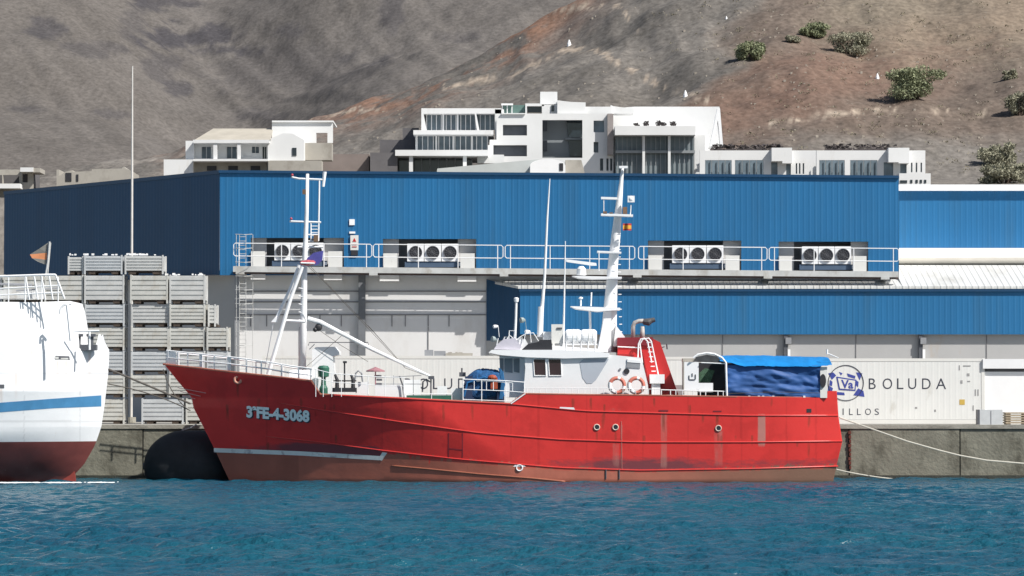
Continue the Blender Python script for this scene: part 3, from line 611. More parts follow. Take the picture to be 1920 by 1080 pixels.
# caged ladder at the left end
t = thing('caged_ladder', 'tall caged steel ladder at the left end of the walkway', 'ladder', tuple(P(458, 700, YF-1.2)))
b = MB()
for x in (443, 449, 461, 474): b.ptube([(x,440),(x,700)], YF-1.3, .6, 5)
b.build('upright', GALV, t)
b = MB(); y = 444
while y < 700: b.ptube([(449,y),(461,y)], YF-1.3, .6, 5); y += 8
b.build('rung', GALV, t)
y = 440
while y < 690:
    b = MB(); a0, a1, c0 = P(443,y,YF-1.3), P(474,y,YF-1.3), P(458,y,YF-2.0); b.tube([a0, Vector((a0.x,YF-1.8,a0.z)), c0, Vector((a1.x,YF-1.8,a1.z)), a1], .018, 5); y += 26; b.build('cage_hoop', GALV, t)
# ---- projecting shed on the right
YS = 173.6; ev = lambda x: 538+3*(x-975)/945
t = thing('shed', 'long low blue-fronted shed with pale sheet roof projecting below the walkway', 'shed', (P(1500,600,YS).x, YS, ZQ))
SX0 = P(975, 540, YS).x; SX1 = 60; SB = P(912, 540, YF).x; ze0 = P(975, ev(975), YS).z; zf = P(960, 627, YS).z; zr = P(1700, 497, 178).z
b = MB(); b.box(SX0, SX1, YS, YS+.2, zf, ze0-.03); b.build('front_cladding', BLUEC, t)
b = MB(); b.face([(SB,YF,zf-.3), (SX0,YS+.01,zf-.3), (SX0,YS+.01,ze0), (SB,YF,ze0+.45)]); b.build('side_cladding', BLUESHADE, t)
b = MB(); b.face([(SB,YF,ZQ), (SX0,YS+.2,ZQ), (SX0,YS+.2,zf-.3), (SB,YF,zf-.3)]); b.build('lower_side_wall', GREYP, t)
RE = P(1685,500,YF).x
slope = (zr-ze0)/(178-YS)
b = MB(); b.hexa([(SB,YF+.09,ze0+slope*(YF-YS)-.12),(SX0-.1,YS-.15,ze0-.1),(RE,YS-.15,ze0-.1),(RE,YF+.09,ze0+slope*(YF-YS)-.12)][::-1], [(SB,YF+.09,ze0+slope*(YF-YS)),(SX0-.1,YS-.15,ze0+.03),(RE,YS-.15,ze0+.03),(RE,YF+.09,ze0+slope*(YF-YS))][::-1])
b.hexa([(RE,YS-.15,ze0-.1),(SX1,YS-.15,ze0-.1),(SX1,178,zr-.12),(RE,178,zr-.12)],[(RE,YS-.15,ze0+.03),(SX1,YS-.15,ze0+.03),(SX1,178,zr),(RE,178,zr)]); b.build('roof', ROOFW, t)
b = MB(); b.box(SX0-.05, SX1, YS-.13, YS-.02, ze0-.24, ze0-.11); b.build('gutter', BLUED, t)
b = MB(); b.box(SX0+.2, SX1, YS+.3, YS+.5, ZQ, zf); b.build('lower_wall', GREYP, t)
for x in (1355, 1605, 1850): MB().pbox(x-.7, 628, x+.7, 760, YS+.27, .04).build('panel_joint', JOINT, t)
for x in (1475, 1728): b = MB(); b.pbox(x-5, 628, x+2, 760, YS+.05, .25); b.build('column', DSTEEL, t); MB().pbox(x+2, 655, x+7, 760, YS+.02, .2).build('downpipe', WHITEC, t); MB().pbox(x-2, 633, x+9, 645, YS-.05, .25).build('lamp_box', STEEL, t)
# ---- annex further back on the right
t = thing('annex', 'blue-clad warehouse annex with white roof edge at the right of the view', 'warehouse', (30, 181, ZQ))
zc = P(1800, 358, 181).z
b = MB(); b.box(RE-2, 62, 181, 181.3, P(1800,470,181).z, zc); b.build('front_cladding', BLUEC, t)
b = MB(); b.box(RE, 62, 180.7, 181.4, zc, P(1800,346,180.7).z); b.build('roof_edge', WHITEC, t)
b = MB(); b.box(RE, 62, 178.4, 181, P(1800,484,178.4).z, P(1800,465,178.4).z); b.build('white_fascia', WHITEC, t)
b = MB(); rr = 7.2*178/F; c = P(1800, 490, 178.2).z; b.tube([(RE,178.25,c), (62,178.25,c)], rr, 16); b.build('round_duct', mat('beige_duct', (.45,.43,.38), .6, .08, 1), t)
b = MB(); b.face([(RE,181.2,zc),(62,181.2,zc),(62,210,zc+.5),(RE,210,zc+.5)]); b.build('roof', ROOFW, t)
# tall thin pole behind the crates
t = thing('tall_pole', 'very tall thin pale pole rising behind the crate stack', 'pole', (P(247,500,169).x, 169, ZQ))
b = MB(); x = P(247,500,169).x; b.tube([(x,169,ZQ), (x,169,P(247,300,169).z), (x,169,P(247,124,169).z)], [.075,.055,.03], 8); b.build('shaft', mat('pole_grey', (.62,.6,.57), .5), t)
b = MB(); b.tube([(x,169,ZQ), (x,169,ZQ+.3)], .25, 12); b.build('base', CONCT, t)

# ================================================================ CRATES ON THE QUAY
YC = 162.0; kpx = YC/F
def crate(wpx, hpx):
    w_, h_, d_ = wpx*kpx, hpx*kpx, 1.5
    b = MB(); b.box(-w_/2+.03, w_/2-.03, .03, d_-.03, .17, h_-.05)
    n = 5; hh = (h_-.20)/n
    for i in range(n):
        z = .17+i*hh; b.box(-w_/2+.05, w_/2-.05, -.01, d_+.01, z+.012, z+hh-.05)
    for sx in (-1, 1):
        for y_ in (-.02, d_-.06): b.box(sx*(w_/2-.04)-.04, sx*(w_/2-.04)+.04, y_, y_+.08, .0, h_)
    c = MB()
    c.box(-w_/2+.12, w_/2-.12, .05, d_-.05, .10, .165)
    for sx in (-.3, .3): c.box(sx*w_-.16, sx*w_+.16, .04, d_-.1, .0, .10)
    return b, c
protos = {}
cols = [(-72,4),(7,80),(83,156),(159,234),(245,316),(318,385),(388,428)]
rows = [(478,514),(515,569),(570,612),(613,657),(658,701),(702,745),(747,795)]
cn = ['in the column at the far left edge','in the column behind the small flag','in the column two left of the dark gap','in the column just left of the dark gap','in the column just right of the dark gap','in the second column right of the gap','in the narrow column beside the warehouse']
rn = ['topmost','second from the top','third from the top','fourth from the top','third from the ground','second from the ground','lowest']
cratem = [GALV, mat('galvanised_warm', (.54,.545,.515), .5, .12, 1.3, metal=.1, dirt=(.33,.28,.2), dscale=(1.2,1.2,.8), dlo=.5, dhi=.75), mat('galvanised_cool', (.55,.575,.59), .4, .12, 1.3, metal=.2, dirt=(.32,.32,.32), dscale=(1.2,1.2,.8), dlo=.55, dhi=.8)]
def put_crate(x0, x1, y0, y1, lab, dx=0, dy=0, Y=YC, mi=0):
    key = (round(x1-x0), round(y1-y0), mi); pz = P((x0+x1)/2, y1, Y)
    if key not in protos:
        b, c = crate(x1-x0, y1-y0); r = thing('metal_crate', lab, 'crate', (0,0,0), 'grey slatted metal crates stacked on the quay')
        WL[r.name] = Vector((0,0,0)); b.build('slatted_body', cratem[mi], r); c.build('skid', WOOD, r); protos[key] = r; o = r
    else: o = copy_tree(protos[key])
    o['label'] = lab; o.location = (pz.x+dx, Y+dy, max(pz.z, ZQ)); o.rotation_euler.z = random.uniform(-.012, .012); return o
for ri, (y0, y1) in enumerate(rows):
    for ci, (x0, x1) in enumerate(cols):
        if ri == 0 and ci not in (3, 4): continue
        if ci == 6 and ri < 3: continue
        if ri == 6 and ci == 4: x0, x1 = 266, 345
        if ri == 6 and ci == 5: x0, x1 = 348, 418
        if ri == 6 and ci == 6: continue
        if ri == 0: x0, x1 = ((158,230),(233,306))[ci-3]
        put_crate(x0, x1, y0, y1, 'grey metal crate, %s, %s' % (rn[ri], cn[ci]), random.uniform(-.03,.03), random.uniform(-.08,.08), YC, random.choice([0,1,1,2]))
put_crate(126, 156, 480, 514, 'narrow crate turned end-on at the top left of the stack', 0, .2)
put_crate(388, 403, 570, 612, 'narrow crate end showing beside the third tier at the warehouse side', 0, .5)
# bits of packing on the top crates
b = MB()
for k in range(40):
    p = P(random.choice([random.uniform(130,230), random.uniform(234,304), random.uniform(310,384)]), 478, YC+random.random()); 
    if p.x > P(306,0,YC).x: p.z = P(0,514.5,YC).z
    r = .05; b.box(p.x-r*random.random()*2, p.x+r, p.y, p.y+.1, p.z-.02, p.z+random.uniform(.02,.09))
b.build('packing_scraps', WHITE, label='pale scraps of packing scattered on top of the crate stack', cat='debris')['kind'] = 'stuff'

# ================================================================ CONTAINERS
YK = 159.0
def container(x0, x1, y0, lab, branded):
    t = thing('container', lab, 'container', (P((x0+x1)/2, 795, YK).x, YK, ZQ), 'white shipping containers on the quay')
    X0, X1, z0, z1 = P(x0,0,YK).x, P(x1,0,YK).x, ZQ+.12, P(0,y0,YK).z
    b = MB(); b.box(X0+.1, X1-.1, YK+.015, YK+2.4, z0+.12, z1-.1); b.build('side_panel', CREAM, t)
    b = MB(); b.box(X0, X1, YK, YK+.12, z1-.14, z1); b.box(X0, X1, YK, YK+.12, z0-.1, z0+.1)
    for x in (X0, X1-.16): b.box(x, x+.16, YK-.004, YK+.16, z0-.1, z1-.004); b.box(x, x+.16, YK+2.3, YK+2.44, z0-.1, z1-.004)
    b.box(X0, X1, YK+.12, YK+2.44, z1-.08, z1-.02); b.build('frame', PLAINCREAM, t)
    if branded:
        fn = lambda x, y: P(x, y, YK+.008)
        o = x0-1363
        b = MB()
        for ch, gx, gw in zip('BOLUDA', (1629,1655,1682,1703,1729,1755), (13,18,12,15,16,19)): add_text(b, ch, gx+o, 709.5, gx+gw+o, 729.5, fn, -.004)
        b.build('lettering', LETTER, t, label='large dark letters')
        b = MB()
        for ch, gx, gw in zip('ILLOS', (1580,1592,1607,1622,1640), (1.8,7,7,11,8)): add_text(b, ch, gx+o, 766, gx+gw+o, 778, fn, -.004)
        b.build('lettering', LETTER, t, label='small dark letters')
        # letters are set wide: separate glyphs
        if o: return t
        b = MB(); c = P(1586+o, 718, YK+.005); b.torus(c, (0,1,0), 33*YK/F, .02, 40, 5)
        lg = b.build('logo', LETTER, t)
        b = MB()
        for pts in ([(1553,700),(1562,698),(1568,704),(1560,712)], [(1588,700),(1604,705),(1603,710),(1590,706)], [(1605,698),(1617,700),(1612,713)], [(1609,728),(1619,733),(1621,744),(1600,741)], [(1570,735),(1583,736),(1584,741),(1566,740)], [(1573,697),(1580,700),(1577,704)], [(1556,712),(1561,716),(1560,724),(1555,722)], [(1604,712),(1610,716),(1609,726),(1605,722)], [(1553,722),(1562,728),(1558,740),(1552,735)]):
            b.face([P(x+o, y, YK+.004) for x, y in pts][::-1])
        b.build('knot', LOGOB, lg)
        b = MB(); b.face([P(x+o, y, YK-.0) for x, y in ((1573,731),(1604,733),(1606,712),(1568,706))]); b.build('frame_field', LOGOB, lg)
        b = MB(); b.face([P(x+o, y, YK-.012) for x, y in ((1575,728.5),(1602,730.5),(1603.5,714),(1571,709))]); b.build('panel_field', PLAINCREAM, lg)
        b = MB(); add_text(b, 'Va', 1577+o, 712, 1600+o, 728, lambda x, y: P(x, y, YK-.02), .03, 1); b.build('initials', LOGOB, lg)
        b = MB(); b.face([P(x+o, y, YK+.006) for x, y in ((1799,759),(1809,759),(1809,749),(1799,749))]); b.build('hazard_label', mat('yellow_label', (.55,.38,.08), .6), t)
        for h in ((1798,685,1800,694),(1806,685,1820,687),(1801,713,1805,719),(1813,700,1818,705),(1814,714,1819,716),(1828,730,1830,742),(1833,730,1835,742),(1824,760,1826,770),(1716,763,1720,766),(1752,768,1755,772)): MB().pbox(h[0]+o, h[1], h[2]+o, h[3], YK+.003, .01).build('marking', GMARK, t)
    return t
def glyph_row(): pass
container(493, 973, 667, 'white container with dark lettering on the quay behind the foredeck of the red trawler', True)
container(1113, 1353, 669, 'plain short white container on the quay behind the red funnel', False)
container(1363, 1843, 672, 'long white container with blue knot logo right of the trawler stern', True)
t = thing('site_cabin', 'white cabin with a dark slot under its roof at the right edge of the quay', 'cabin', (P(1960,795,YK).x, YK, ZQ))
b = MB(); b.pbox(1846, 697, 2140, 797, YK+.1, 2.3); b.build('wall', WHITEC, t); b = MB(); b.pbox(1843, 673, 2144, 691, YK-.1, 2.7); b.build('roof', WHITE, t); MB().pbox(1846, 691, 2140, 697, YK+.3, 2).build('slot', JOINT, t)
MB().pbox(1848, 775, 2140, 797, YK-.1, .3).build('plinth', CREAM, t)
t = thing('electrical_cabinet', 'small light grey electrical cabinet on the quay edge in front of the white cabin', 'cabinet', tuple(P(1858,797,157)))
MB().pbox(1837, 768, 1880, 797, 157, .6).build('body', mat('cabinet_grey', (.50,.53,.55), .5), t); MB().pbox(1858, 770, 1859, 796, 156.98, .05).build('door_joint', STEEL, t)
MB().pbox(1833, 768, 1836.5, 797, 157, .6).build('side_rail', DSTEEL, t)
t = thing('pallet_stack', 'low stack of worn wooden pallets beside the grey cabinet', 'pallets', tuple(P(1910,797,157.3))); b = MB()
for k in range(5): b.pbox(1886, 773+k*4.6, 1960, 775.6+k*4.6, 157.3, 1)
for x in (1888, 1920, 1950): b.pbox(x, 775, x+7, 796, 157.35, .9)
b.build('boards', mat('weathered_wood', (.36,.30,.22), .9, .2, 5), t)
t = thing('scrap_pile', 'flat pile of grey scrap lying on top of the container behind the foredeck', 'scrap', tuple(P(840,667,YK+1))); b = MB()
b.pbox(796, 656, 812, 667, YK+.8, .6); b.pbox(814, 658, 835, 667, YK+.8, .6); b.build('dark_box', STEEL, t)
b = MB()
for k in range(18): x = random.uniform(836, 880); h_ = random.uniform(3, 8)*(1-abs(x-850)/60); b.pbox(x, 667-h_, x+random.uniform(4,10), 667, YK+.7+random.random()*.5, .3)
b.pbox(836, 662, 886, 667, YK+.6, .9); b.build('rubble', BEIGE, t)
NAVY = mat('navy_stand', (.02,.04,.10), .6)
# ================================================================ RED TRAWLER
YT = 150.0
def ztab(pts, Y): return sorted([(P(x, y, Y).z, P(x, y, Y).x) for x, y in pts])
STEM = ztab([(306,683),(330,713),(357,745),(361,765),(379,800),(402,845),(430,905),(452,950)], 149.5)
STERN = ztab([(1568,733),(1572,780),(1580,828),(1570,874),(1564,905),(1556,950)], 147.5)
def bowX(z): return float(np.interp(z, [a for a,_ in STEM], [b for _,b in STEM]))
def sternX(z): return float(np.interp(z, [a for a,_ in STERN], [b for _,b in STERN]))
def hb(X, z):
    t = min(1, max(0, z/4.6)); d = max(0, X-bowX(z)); tt = t**1.4
    E = 13.5*(1-tt)+9.2*tt; p = 1.6*(1-tt)+1.62*tt; B = 3.45+.2*t
    h = B*(1-(1-min(1, d/E))**p)
    ds = max(0, sternX(z)-X); es = 6*(1-t)+4*t; k = .42*(1-t)+.22*t
    return h*(1-k*(1-min(1, ds/es))**2)
def hp(px, py, off=.02):
    Y = 147.
    for _ in range(6): p = P(px, py, Y); Y = YT-hb(p.x, p.z)-off
    return P(px, py, Y)
BUL = [(306,683),(430,697),(584,714),(601,739),(700,744),(958,757),(985,738),(1200,741),(1549,746),(1551,733),(1568,733)]
KNU = [(601,739),(700,744),(958,757),(1100,771),(1400,779),(1570,779)]
bz = [(hp(x,y,0).x, hp(x,y,0).z) for x, y in BUL]
AFP = [(380,848),(402,848),(712,863),(724,852),(860,862),(1050,877),(1200,882),(1572,874)]
afz = [(hp(x,y,0).x, hp(x,y,0).z) for x, y in AFP]
red = thing('fishing_trawler', 'red steel fishing trawler with white wheelhouse and masts moored along the quay', 'fishing boat', (0, YT, 0))
rs_ = random.Random(5); STREAK = [(446,716,50),(1244,772,60),(1345,774,50),(1119,808,45),(1154,808,50),(1347,811,40),(1517,775,50)]+[(rs_.uniform(420,1560), rs_.choice([745,757,775,815,828]), rs_.uniform(18,60)) for _ in range(26)]
def trawler_hull():
    Xb, Xs = bz[0][0], bz[-1][0]
    xs = sorted(set([Xb+(Xs-Xb)*i/560 for i in range(561)]+[x for x, _ in bz]+[x+1e-3 for x, _ in bz[1:-1]]))
    nr, na = 44, 12; v = []; col = []; st = []; mi = []
    cols_ = []
    for X0 in xs:
        zt = lerp_tab(bz, X0); za = min(lerp_tab(afz, X0), zt-.1); col_ = []
        ub = (X0-Xb)/(Xs-Xb)
        for j in range(na+nr+1):
            z = -1+(za+1)*j/na if j <= na else za+(zt-za)*(j-na)/nr
            wb = max(0, 1-ub/.17); ws = max(0, (ub-.93)/.07)
            X = X0+(bowX(z)-Xb)*wb+(sternX(z)-Xs)*ws
            col_.append((X, z, j))
        cols_.append(col_)
    for sd in (-1, 1):
        for c in cols_:
            for X, z, j in c:
                h = hb(X, z) if z > -.0 else hb(X, 0)*(1+z*.35); v.append((X, YT+sd*h, z))
                px, py = proj(X, YT-h, z); n = fbm(X*.5, z*.5, 3)
                lim = lerp_tab(AFP, px)+(fbm(px*.03, py*.06, 2)*7+fbm(px*.15, py*.1, 5)*2.5 if px > 740 else 0)
                if (j <= na if px <= 740 else py > lim):
                    f = ss(1100, 1560, px); a = C(.42,.135,.092)*(1+.15*n)*(1-f)+C(.20,.115,.08)*f; a = a*(1-.35*ss(905, 893, py)*0)
                    if px < 560: a = a*.8
                else: a = C(.63,.040,.036)*(1-.10*ss(.1,.5,n))
                # plate seams
                if j > na and min(abs(px-x_) for x_ in (500,620,716,792,958,1010,1100,1205,1290,1390,1475,1530)) < 1.6: a = a*.86
                # repainted darker plates
                if j > na and 838 < px < 868 and 812 < py < 858: a = a*.8
                col.append((*a, 1))
                g = 0.
                if j > na:
                    af = lerp_tab(AFP, px); dd = af-py
                    g = .30*ss(30, 5, dd)
                    g += 1.0*ss(480, 600, px)*ss(728, 700, px)*ss(32, 20, dd)+.3*ss(400, 480, px)*ss(620, 560, px)*ss(40, 10, dd)
                    g += .38*ss(1080, 1150, px)*ss(1360, 1250, px)*ss(45, 20, dd)+.28*ss(960, 1080, px)*ss(30, 10, dd)
                else: g = .25*ss(1100,1400,px)
                r_ = 0.
                if j > na:
                    for cx, wd, y0, y1, s_ in ((1245,9,770,882,.55),(1165,5,795,882,.4),(1155,10,830,880,.5),(1347,14,806,880,.42),(1428,10,776,838,.95),(1152,18,764,776,.5),(1460,5,740,830,.3),(1062,12,758,764,.3)):
                        r_ = max(r_, s_*ss(wd, wd*.5, abs(px-cx))*ss(y0-4, y0+4, py)*ss(y1+8, y1-12, py))
                else: r_ = .2*ss(1150,1450,px)
                rs = .25 if j <= na else .12*ss(12, 0, abs(py-lerp_tab(AFP, px)))
                if j > na:
                    for cx, y0, ln_ in STREAK:
                        if abs(px-cx) < 5: rs = max(rs, .62*ss(5, 1.5, abs(px-cx))*ss(y0-3, y0+3, py)*ss(y0+ln_, y0+ln_*.3, py))
                st.append((g, r_, rs, 1))
    nc = len(cols_); nj = na+nr+1; f = []
    for s in range(2):
        o = s*nc*nj
        for i in range(nc-1):
            for j in range(nj-1):
                q = (o+i*nj+j, o+(i+1)*nj+j, o+(i+1)*nj+j+1, o+i*nj+j+1); f.append(q if s == 0 else q[::-1])
    for j in range(nj-1):                               # rounded-off transom plate
        a, b_ = (nc-1)*nj+j, nc*nj+(nc-1)*nj+j; f.append((a, b_, b_+1, a+1))
    for i in (0,):
        for j in range(nj-1): a, b_ = i*nj+j, nc*nj+i*nj+j; f.append((a, a+1, b_+1, b_))
    mb = MB(); mb.mesh(v, f); o = mb.build('hull', HULL, red, smooth=True, attrs={'paint': col, 'stain': st})
    return o
hull = trawler_hull()
def strake(pts, w_, name, m, par, off=.0, n=40, tap=True):
    # half-round bar along the plating through pixel points
    xs = [p[0] for p in pts]; path = []
    for i in range(n+1):
        x = xs[0]+(xs[-1]-xs[0])*i/n; path.append(hp(x, lerp_tab(pts, x), off))
    r = [w_]*(n+1)
    if tap: r[0] = w_*.2
    return MB().tube(path, r, 6).build(name, m, par, smooth=True)
REDL = mat('red_paint_bar', (.56,.045,.04), .35, .08, 2)
strake([(522,755),(600,768),(750,791),(900,812),(1050,824),(1200,829),(1400,829),(1579,827)], .036, 'rubbing_strake', REDL, hull)
strake([(498,818),(600,829),(720,845),(860,861),(1050,877),(1200,882),(1400,879),(1571,874)], .034, 'rubbing_strake', REDL, hull)
strake([(604,740),(700,744.5),(958,757.5),(1100,771),(1400,779),(1571,779)], .035, 'rubbing_strake', REDL, hull)
strake([(733,873),(800,879),(900,889),(1000,897),(1060,903)], .04, 'bilge_bar', mat('brown_bar', (.30,.10,.06), .5), hull)
# cap rail
cap = MB(); rail = [(306,683),(370,690),(430,697),(510,705.5),(584,714),(601,739.5),(700,744),(830,750.5),(958,757)]
cap.tube([hp(x, y, -.02) for x, y in rail], .045, 6); cap.tube([hp(x, y, -.02) for x, y in [(958,757),(985,738)]], .06, 6)
cap.tube([hp(x, y, -.02) for x, y in [(985,738),(1100,740),(1200,741),(1380,744),(1549,746)]], .035, 6)
cap.build('cap_rail', mat('dull_cap', (.36,.12,.08), .6, .2, 3), hull)
MB().tube([hp(958,757,.02), hp(985,738,.02)], .035, 6).build('gangway_coaming', WHITEC, hull)
# deck, inside the bulwarks
b = MB()
def deckstrip(x0, x1, z, n=24):
    for i in range(n):
        a, c = x0+(x1-x0)*i/n, x0+(x1-x0)*(i+1)/n; ha, hc = max(.01, hb(a,z)-.06), max(.01, hb(c,z)-.06); b.face([(a,YT-ha,z),(c,YT-hc,z),(c,YT+hc,z),(a,YT+ha,z)])
zfk = hp(584,714,0).z-.5; xa = hp(590,720,0).x
deckstrip(bowX(zfk)+.1, xa, zfk); deckstrip(xa, sternX(2.6)-.1, 2.9, 60)
ha = hb(xa, 3.4)-.1; b.face([(xa,YT-ha,2.9),(xa,YT+ha,2.9),(xa,YT+ha,zfk),(xa,YT-ha,zfk)]); b.build('deck', mat('green_deck', (.06,.16,.12), .8, .2, 2), red)
# boot-top stripe, number, markings on the plating
def strip(pts, half, name, m, off=.015, n=50, par=hull, end=False):
    b = MB(); L_ = []
    for i in range(n+1):
        x = pts[0][0]+(pts[-1][0]-pts[0][0])*i/n; y = lerp_tab(pts, x); L_.append((x, y))
    for (xa_, ya), (xb_, yb) in zip(L_, L_[1:]): b.face([hp(xa_,ya+half,off), hp(xb_,yb+half,off), hp(xb_,yb-half,off), hp(xa_,ya-half,off)])
    if end: b.face([hp(708,861.5,off), hp(716,864,off), hp(726,849,off), hp(717,848,off)])
    return b.build(name, m, par)
strip([(401,844),(560,850),(712,859)], 4, 'boot_stripe', mat('worn_white_stripe', (.72,.72,.70), .5, .1, 1, dirt=(.25,.18,.22), dscale=(2.5,2.5,2.5), dlo=.55, dhi=.75), end=True)
# number: painted block characters with dark edging
NUM = '3ªFE-4-3068'
def seg_text():
    a, f = text2d(NUM, .05)
    for nm, m, off, dx, dy in (('number_shadow', mat('number_shadow', (.02,.03,.05), .5), .02, 2.4, 1.8), ('registration_number', mat('number_paint', (.85,.92,.92), .5), .035, 0, 0)):
        b = MB(); x0, x1, y0, y1 = 462, 580, 761, 784
        b.mesh([hp(x0+u*(x1-x0)+dx, y1-vv*(y1-y0)+dy+9*u-1, off) for u, vv in a], f); b.build(nm, m, hull)
seg_text()
# portholes, scuppers and plates
for x, y in ((1119,801),(1154,801),(1347,803)):
    c = hp(x, y, .0); b = MB(); b.torus(c-Vector((0,.02,0)), (0,1,0), .12, .025, 20, 8); po = b.build('porthole', mat('porthole_rim', (.62,.5,.42), .5, .15, 8), hull, smooth=True)
    MB().lathe(c-Vector((0,.02,0)), (0,1,0), [(0,.12),(.03,.12)], 18).build('glass', GLASSD, po)
for x, y, w_, h_ in ((1244,770,18,3),(1345,771,16,2.2),(1517,770,9,7),):
    b = MB(); b.face([hp(x-w_/2,y+h_/2,.012), hp(x+w_/2,y+h_/2,.012), hp(x+w_/2,y-h_/2,.012), hp(x-w_/2,y-h_/2,.012)]); b.build('scupper', REDD if h_ < 5 else BLACK, hull)
b = MB(); b.face([hp(1049,767,.03), hp(1078,768,.03), hp(1076,764,.03), hp(1050,763,.03)]); b.build('white_plate', WHITEC, hull)
c = hp(446, 712, .02); b = MB(); b.torus(c, (0,1,0), .14, .06, 18, 8, ); b.build('hawse_pipe', mat('hawse', (.62,.3,.22), .6), hull, smooth=True)
b = MB()
for i, (x0, y0, x1, y1) in enumerate(((333,727,386,737),(338,734,376,743),(342,741,366,748))): b.tube([hp(x0,y0,.02), hp((x0+x1)/2,(y0+y1)/2,.03), hp(x1,y1,.02)], .016, 5)
b.build('bow_ridge', mat('worn_pink', (.55,.30,.30), .5), hull)
b = MB(); b.face([hp(962,875,.012), hp(986,875,.012), hp(980,871,.012), hp(967,871,.012)]); c = hp(974,877,.02); b.torus(c, (0,1,0), .13, .03, 16, 5); b.build('draught_mark', WHITEC, hull)
b = MB(); b.face([hp(840,812,.008), hp(842,812,.008), hp(842,858,.008), hp(840,858,.008)]); b.face([hp(866,812,.008), hp(868,812,.008), hp(868,858,.008), hp(866,858,.008)]); b.face([hp(840,842,.008), hp(868,845,.008), hp(868,843,.008), hp(840,840,.008)]); b.build('plate_seam', REDD, hull)
for x in (1136, 1161): MB().tube([hp(x,880,.02), hp(x,898,.02)], .03, 5).build('weld_strap', DSTEEL, hull)
b = MB(); b.tube([hp(1165,790,.01), hp(1166,880,.01)], .012, 4); b.build('weld_line', mat('pale_scuff', (.5,.2,.17), .5), hull)
# ---- superstructure: wheelhouse block
def side(px, py, off=0.0, d=None): return P(px, py, d if d else 147.2)
YN, YFa = 147.3, 152.7
house = MB()
house.prism([(981,745),(985,690),(983,668),(1135,668),(1143,665),(1203,671),(1215,722),(1216,745)], YN, YFa-YN)
hs = house.build('wheelhouse', WHITE, red)
# shaded forward part set in from the side
b = MB(); b.prism([(940,745),(936,668),(984,668),(984,745)], YN+.5, YFa-YN-1.0); b.build('front_bulkhead', WHITEC, hs)
for x0, x1 in ((937,944),(946,961),(963,974)):
    b = MB(); b.prism([(x0+.5,697),(x0,672),(x1,672),(x1,699)], YN+.46, .06); b.build('window', GLASSB, hs)
for x0, x1, m0 in ((1001,1023,0),(1029,1052,1)):
    dx = 2; b = MB(); b.prism([(x0+dx,703),(x1,703),(x1-1,674),(x0,674)], YN-.02, .05); wn = b.build('window', WINBROWN, hs)
    b = MB(); fr = [(x0+dx-1,704.5),(x1+1,704.5),(x1-.3,672.7),(x0-1,672.7),(x0+dx-1,704.5)]; b.tube([P(x, y, YN-.02) for x, y in fr], .022, 6); b.build('frame', WHITEC, wn)
b = MB(); b.prism([(1087,679),(1094,673),(1142,673),(1118,712),(1110,719),(1100,719),(1092,708)], YN-.015, .02); b.build('shaded_recess', mat('grey_blue_panel', (.42,.46,.52), .6, .04), hs)  # flat grey-blue patch, the shade of a recess painted on the wall
b = MB(); b.prism([(1174,689),(1200,691),(1201,677),(1176,674)], YN-.03, .05); b.build('vent_panel', STEEL, hs)
b = MB(); b.prism([(1176,679),(1201,681),(1201,676),(1176,673)], YN-.05, .05); b.build('vent_flap', WHITEC, hs)
b = MB(); b.lathe(P(1175,696,YN-.05), (0,1,0), [(0,.125),(.06,.13)], 18); b.build('porthole', BLACK, hs)
b = MB(); b.lathe(P(1163,692,YN-.05), (0,1,0), [(0,.05),(.06,.05)], 10); b.build('deck_light', STEEL, hs)
# roof brow
b = MB(); b.prism([(916,661),(922,656),(1042,656),(1110,658),(1143,662),(1141,670),(1060,672),(990,670),(940,666)], YN-.14, YFa-YN+.28); b.build('roof', WHITEC, hs)
b = MB(); b.prism([(925,658),(938,641),(960,634),(985,636),(990,645),(1060,650),(1140,655),(1140,660)], YN+.2, YFa-YN-.4); b.build('upper_casing', WHITE, hs)
b = MB(); b.prism([(979,655),(990,645),(1009,641),(1012,637),(1034,637),(1036,659),(1016,657)], YN-.05, .3); b.build('dark_windshield', BLACK, hs)
# crowded gear over the visor
LIL = mat('lilac_grey_paint', (.55,.53,.60), .5, .08, 3)
b = MB(); b.prism([(926,655),(932,646),(944,636),(966,634),(978,650),(975,656)], YN+.05, 1.2); b.build('visor_housing', LIL, hs)
b = MB()
for pts in ([(934,634),(931,648),(928,656)], [(948,640),(955,628),(968,640)], [(953,650),(955,620),(966,620),(968,645)], [(938,655),(946,632),(952,632),(948,652)], [(965,640),(975,632),(984,627)], [(982,640),(985,626),(1000,624),(1010,640)], [(972,655),(975,634),(980,634)]): b.ptube(pts, YN+.1, .9, 6)
b.build('pipe_rail', WHITEC, hs)
for x, y, r in ((934,612,3),(985,600,5),(994,622,3.5),(931,636,5),(944,655,3)):
    b = MB(); b.lathe(P(x, y, YN+.6)-Vector((.1,0,0)), (-.8,-.4,-.1 if y < 630 else .1), [(-.1,.04),(0,r*.024),(.12,r*.026)], 12); b.ptube([(x,y),(x+2,y+20)], YN+.65, .6, 5); b.build('searchlight', mat('lamp_metal', (.28,.34,.34), .4, .1, 3) if r > 4 else WHITEC, hs)
b = MB(); b.pbox(1034, 608, 1056, 644, YN+.5, .6); b.pbox(1036,644,1040,655,YN+.5,.1); b.pbox(1050,644,1054,655,YN+.5,.1); lk = b.build('deck_locker', PLAINCREAM, hs)
MB().pbox(1044, 614, 1054, 617, YN+.46, .05).build('vent_slot', DSTEEL, lk)
b = MB(); b.pbox(1018, 622, 1036, 640, YN+.8, .8); b.build('deck_box', WHITEC, hs)
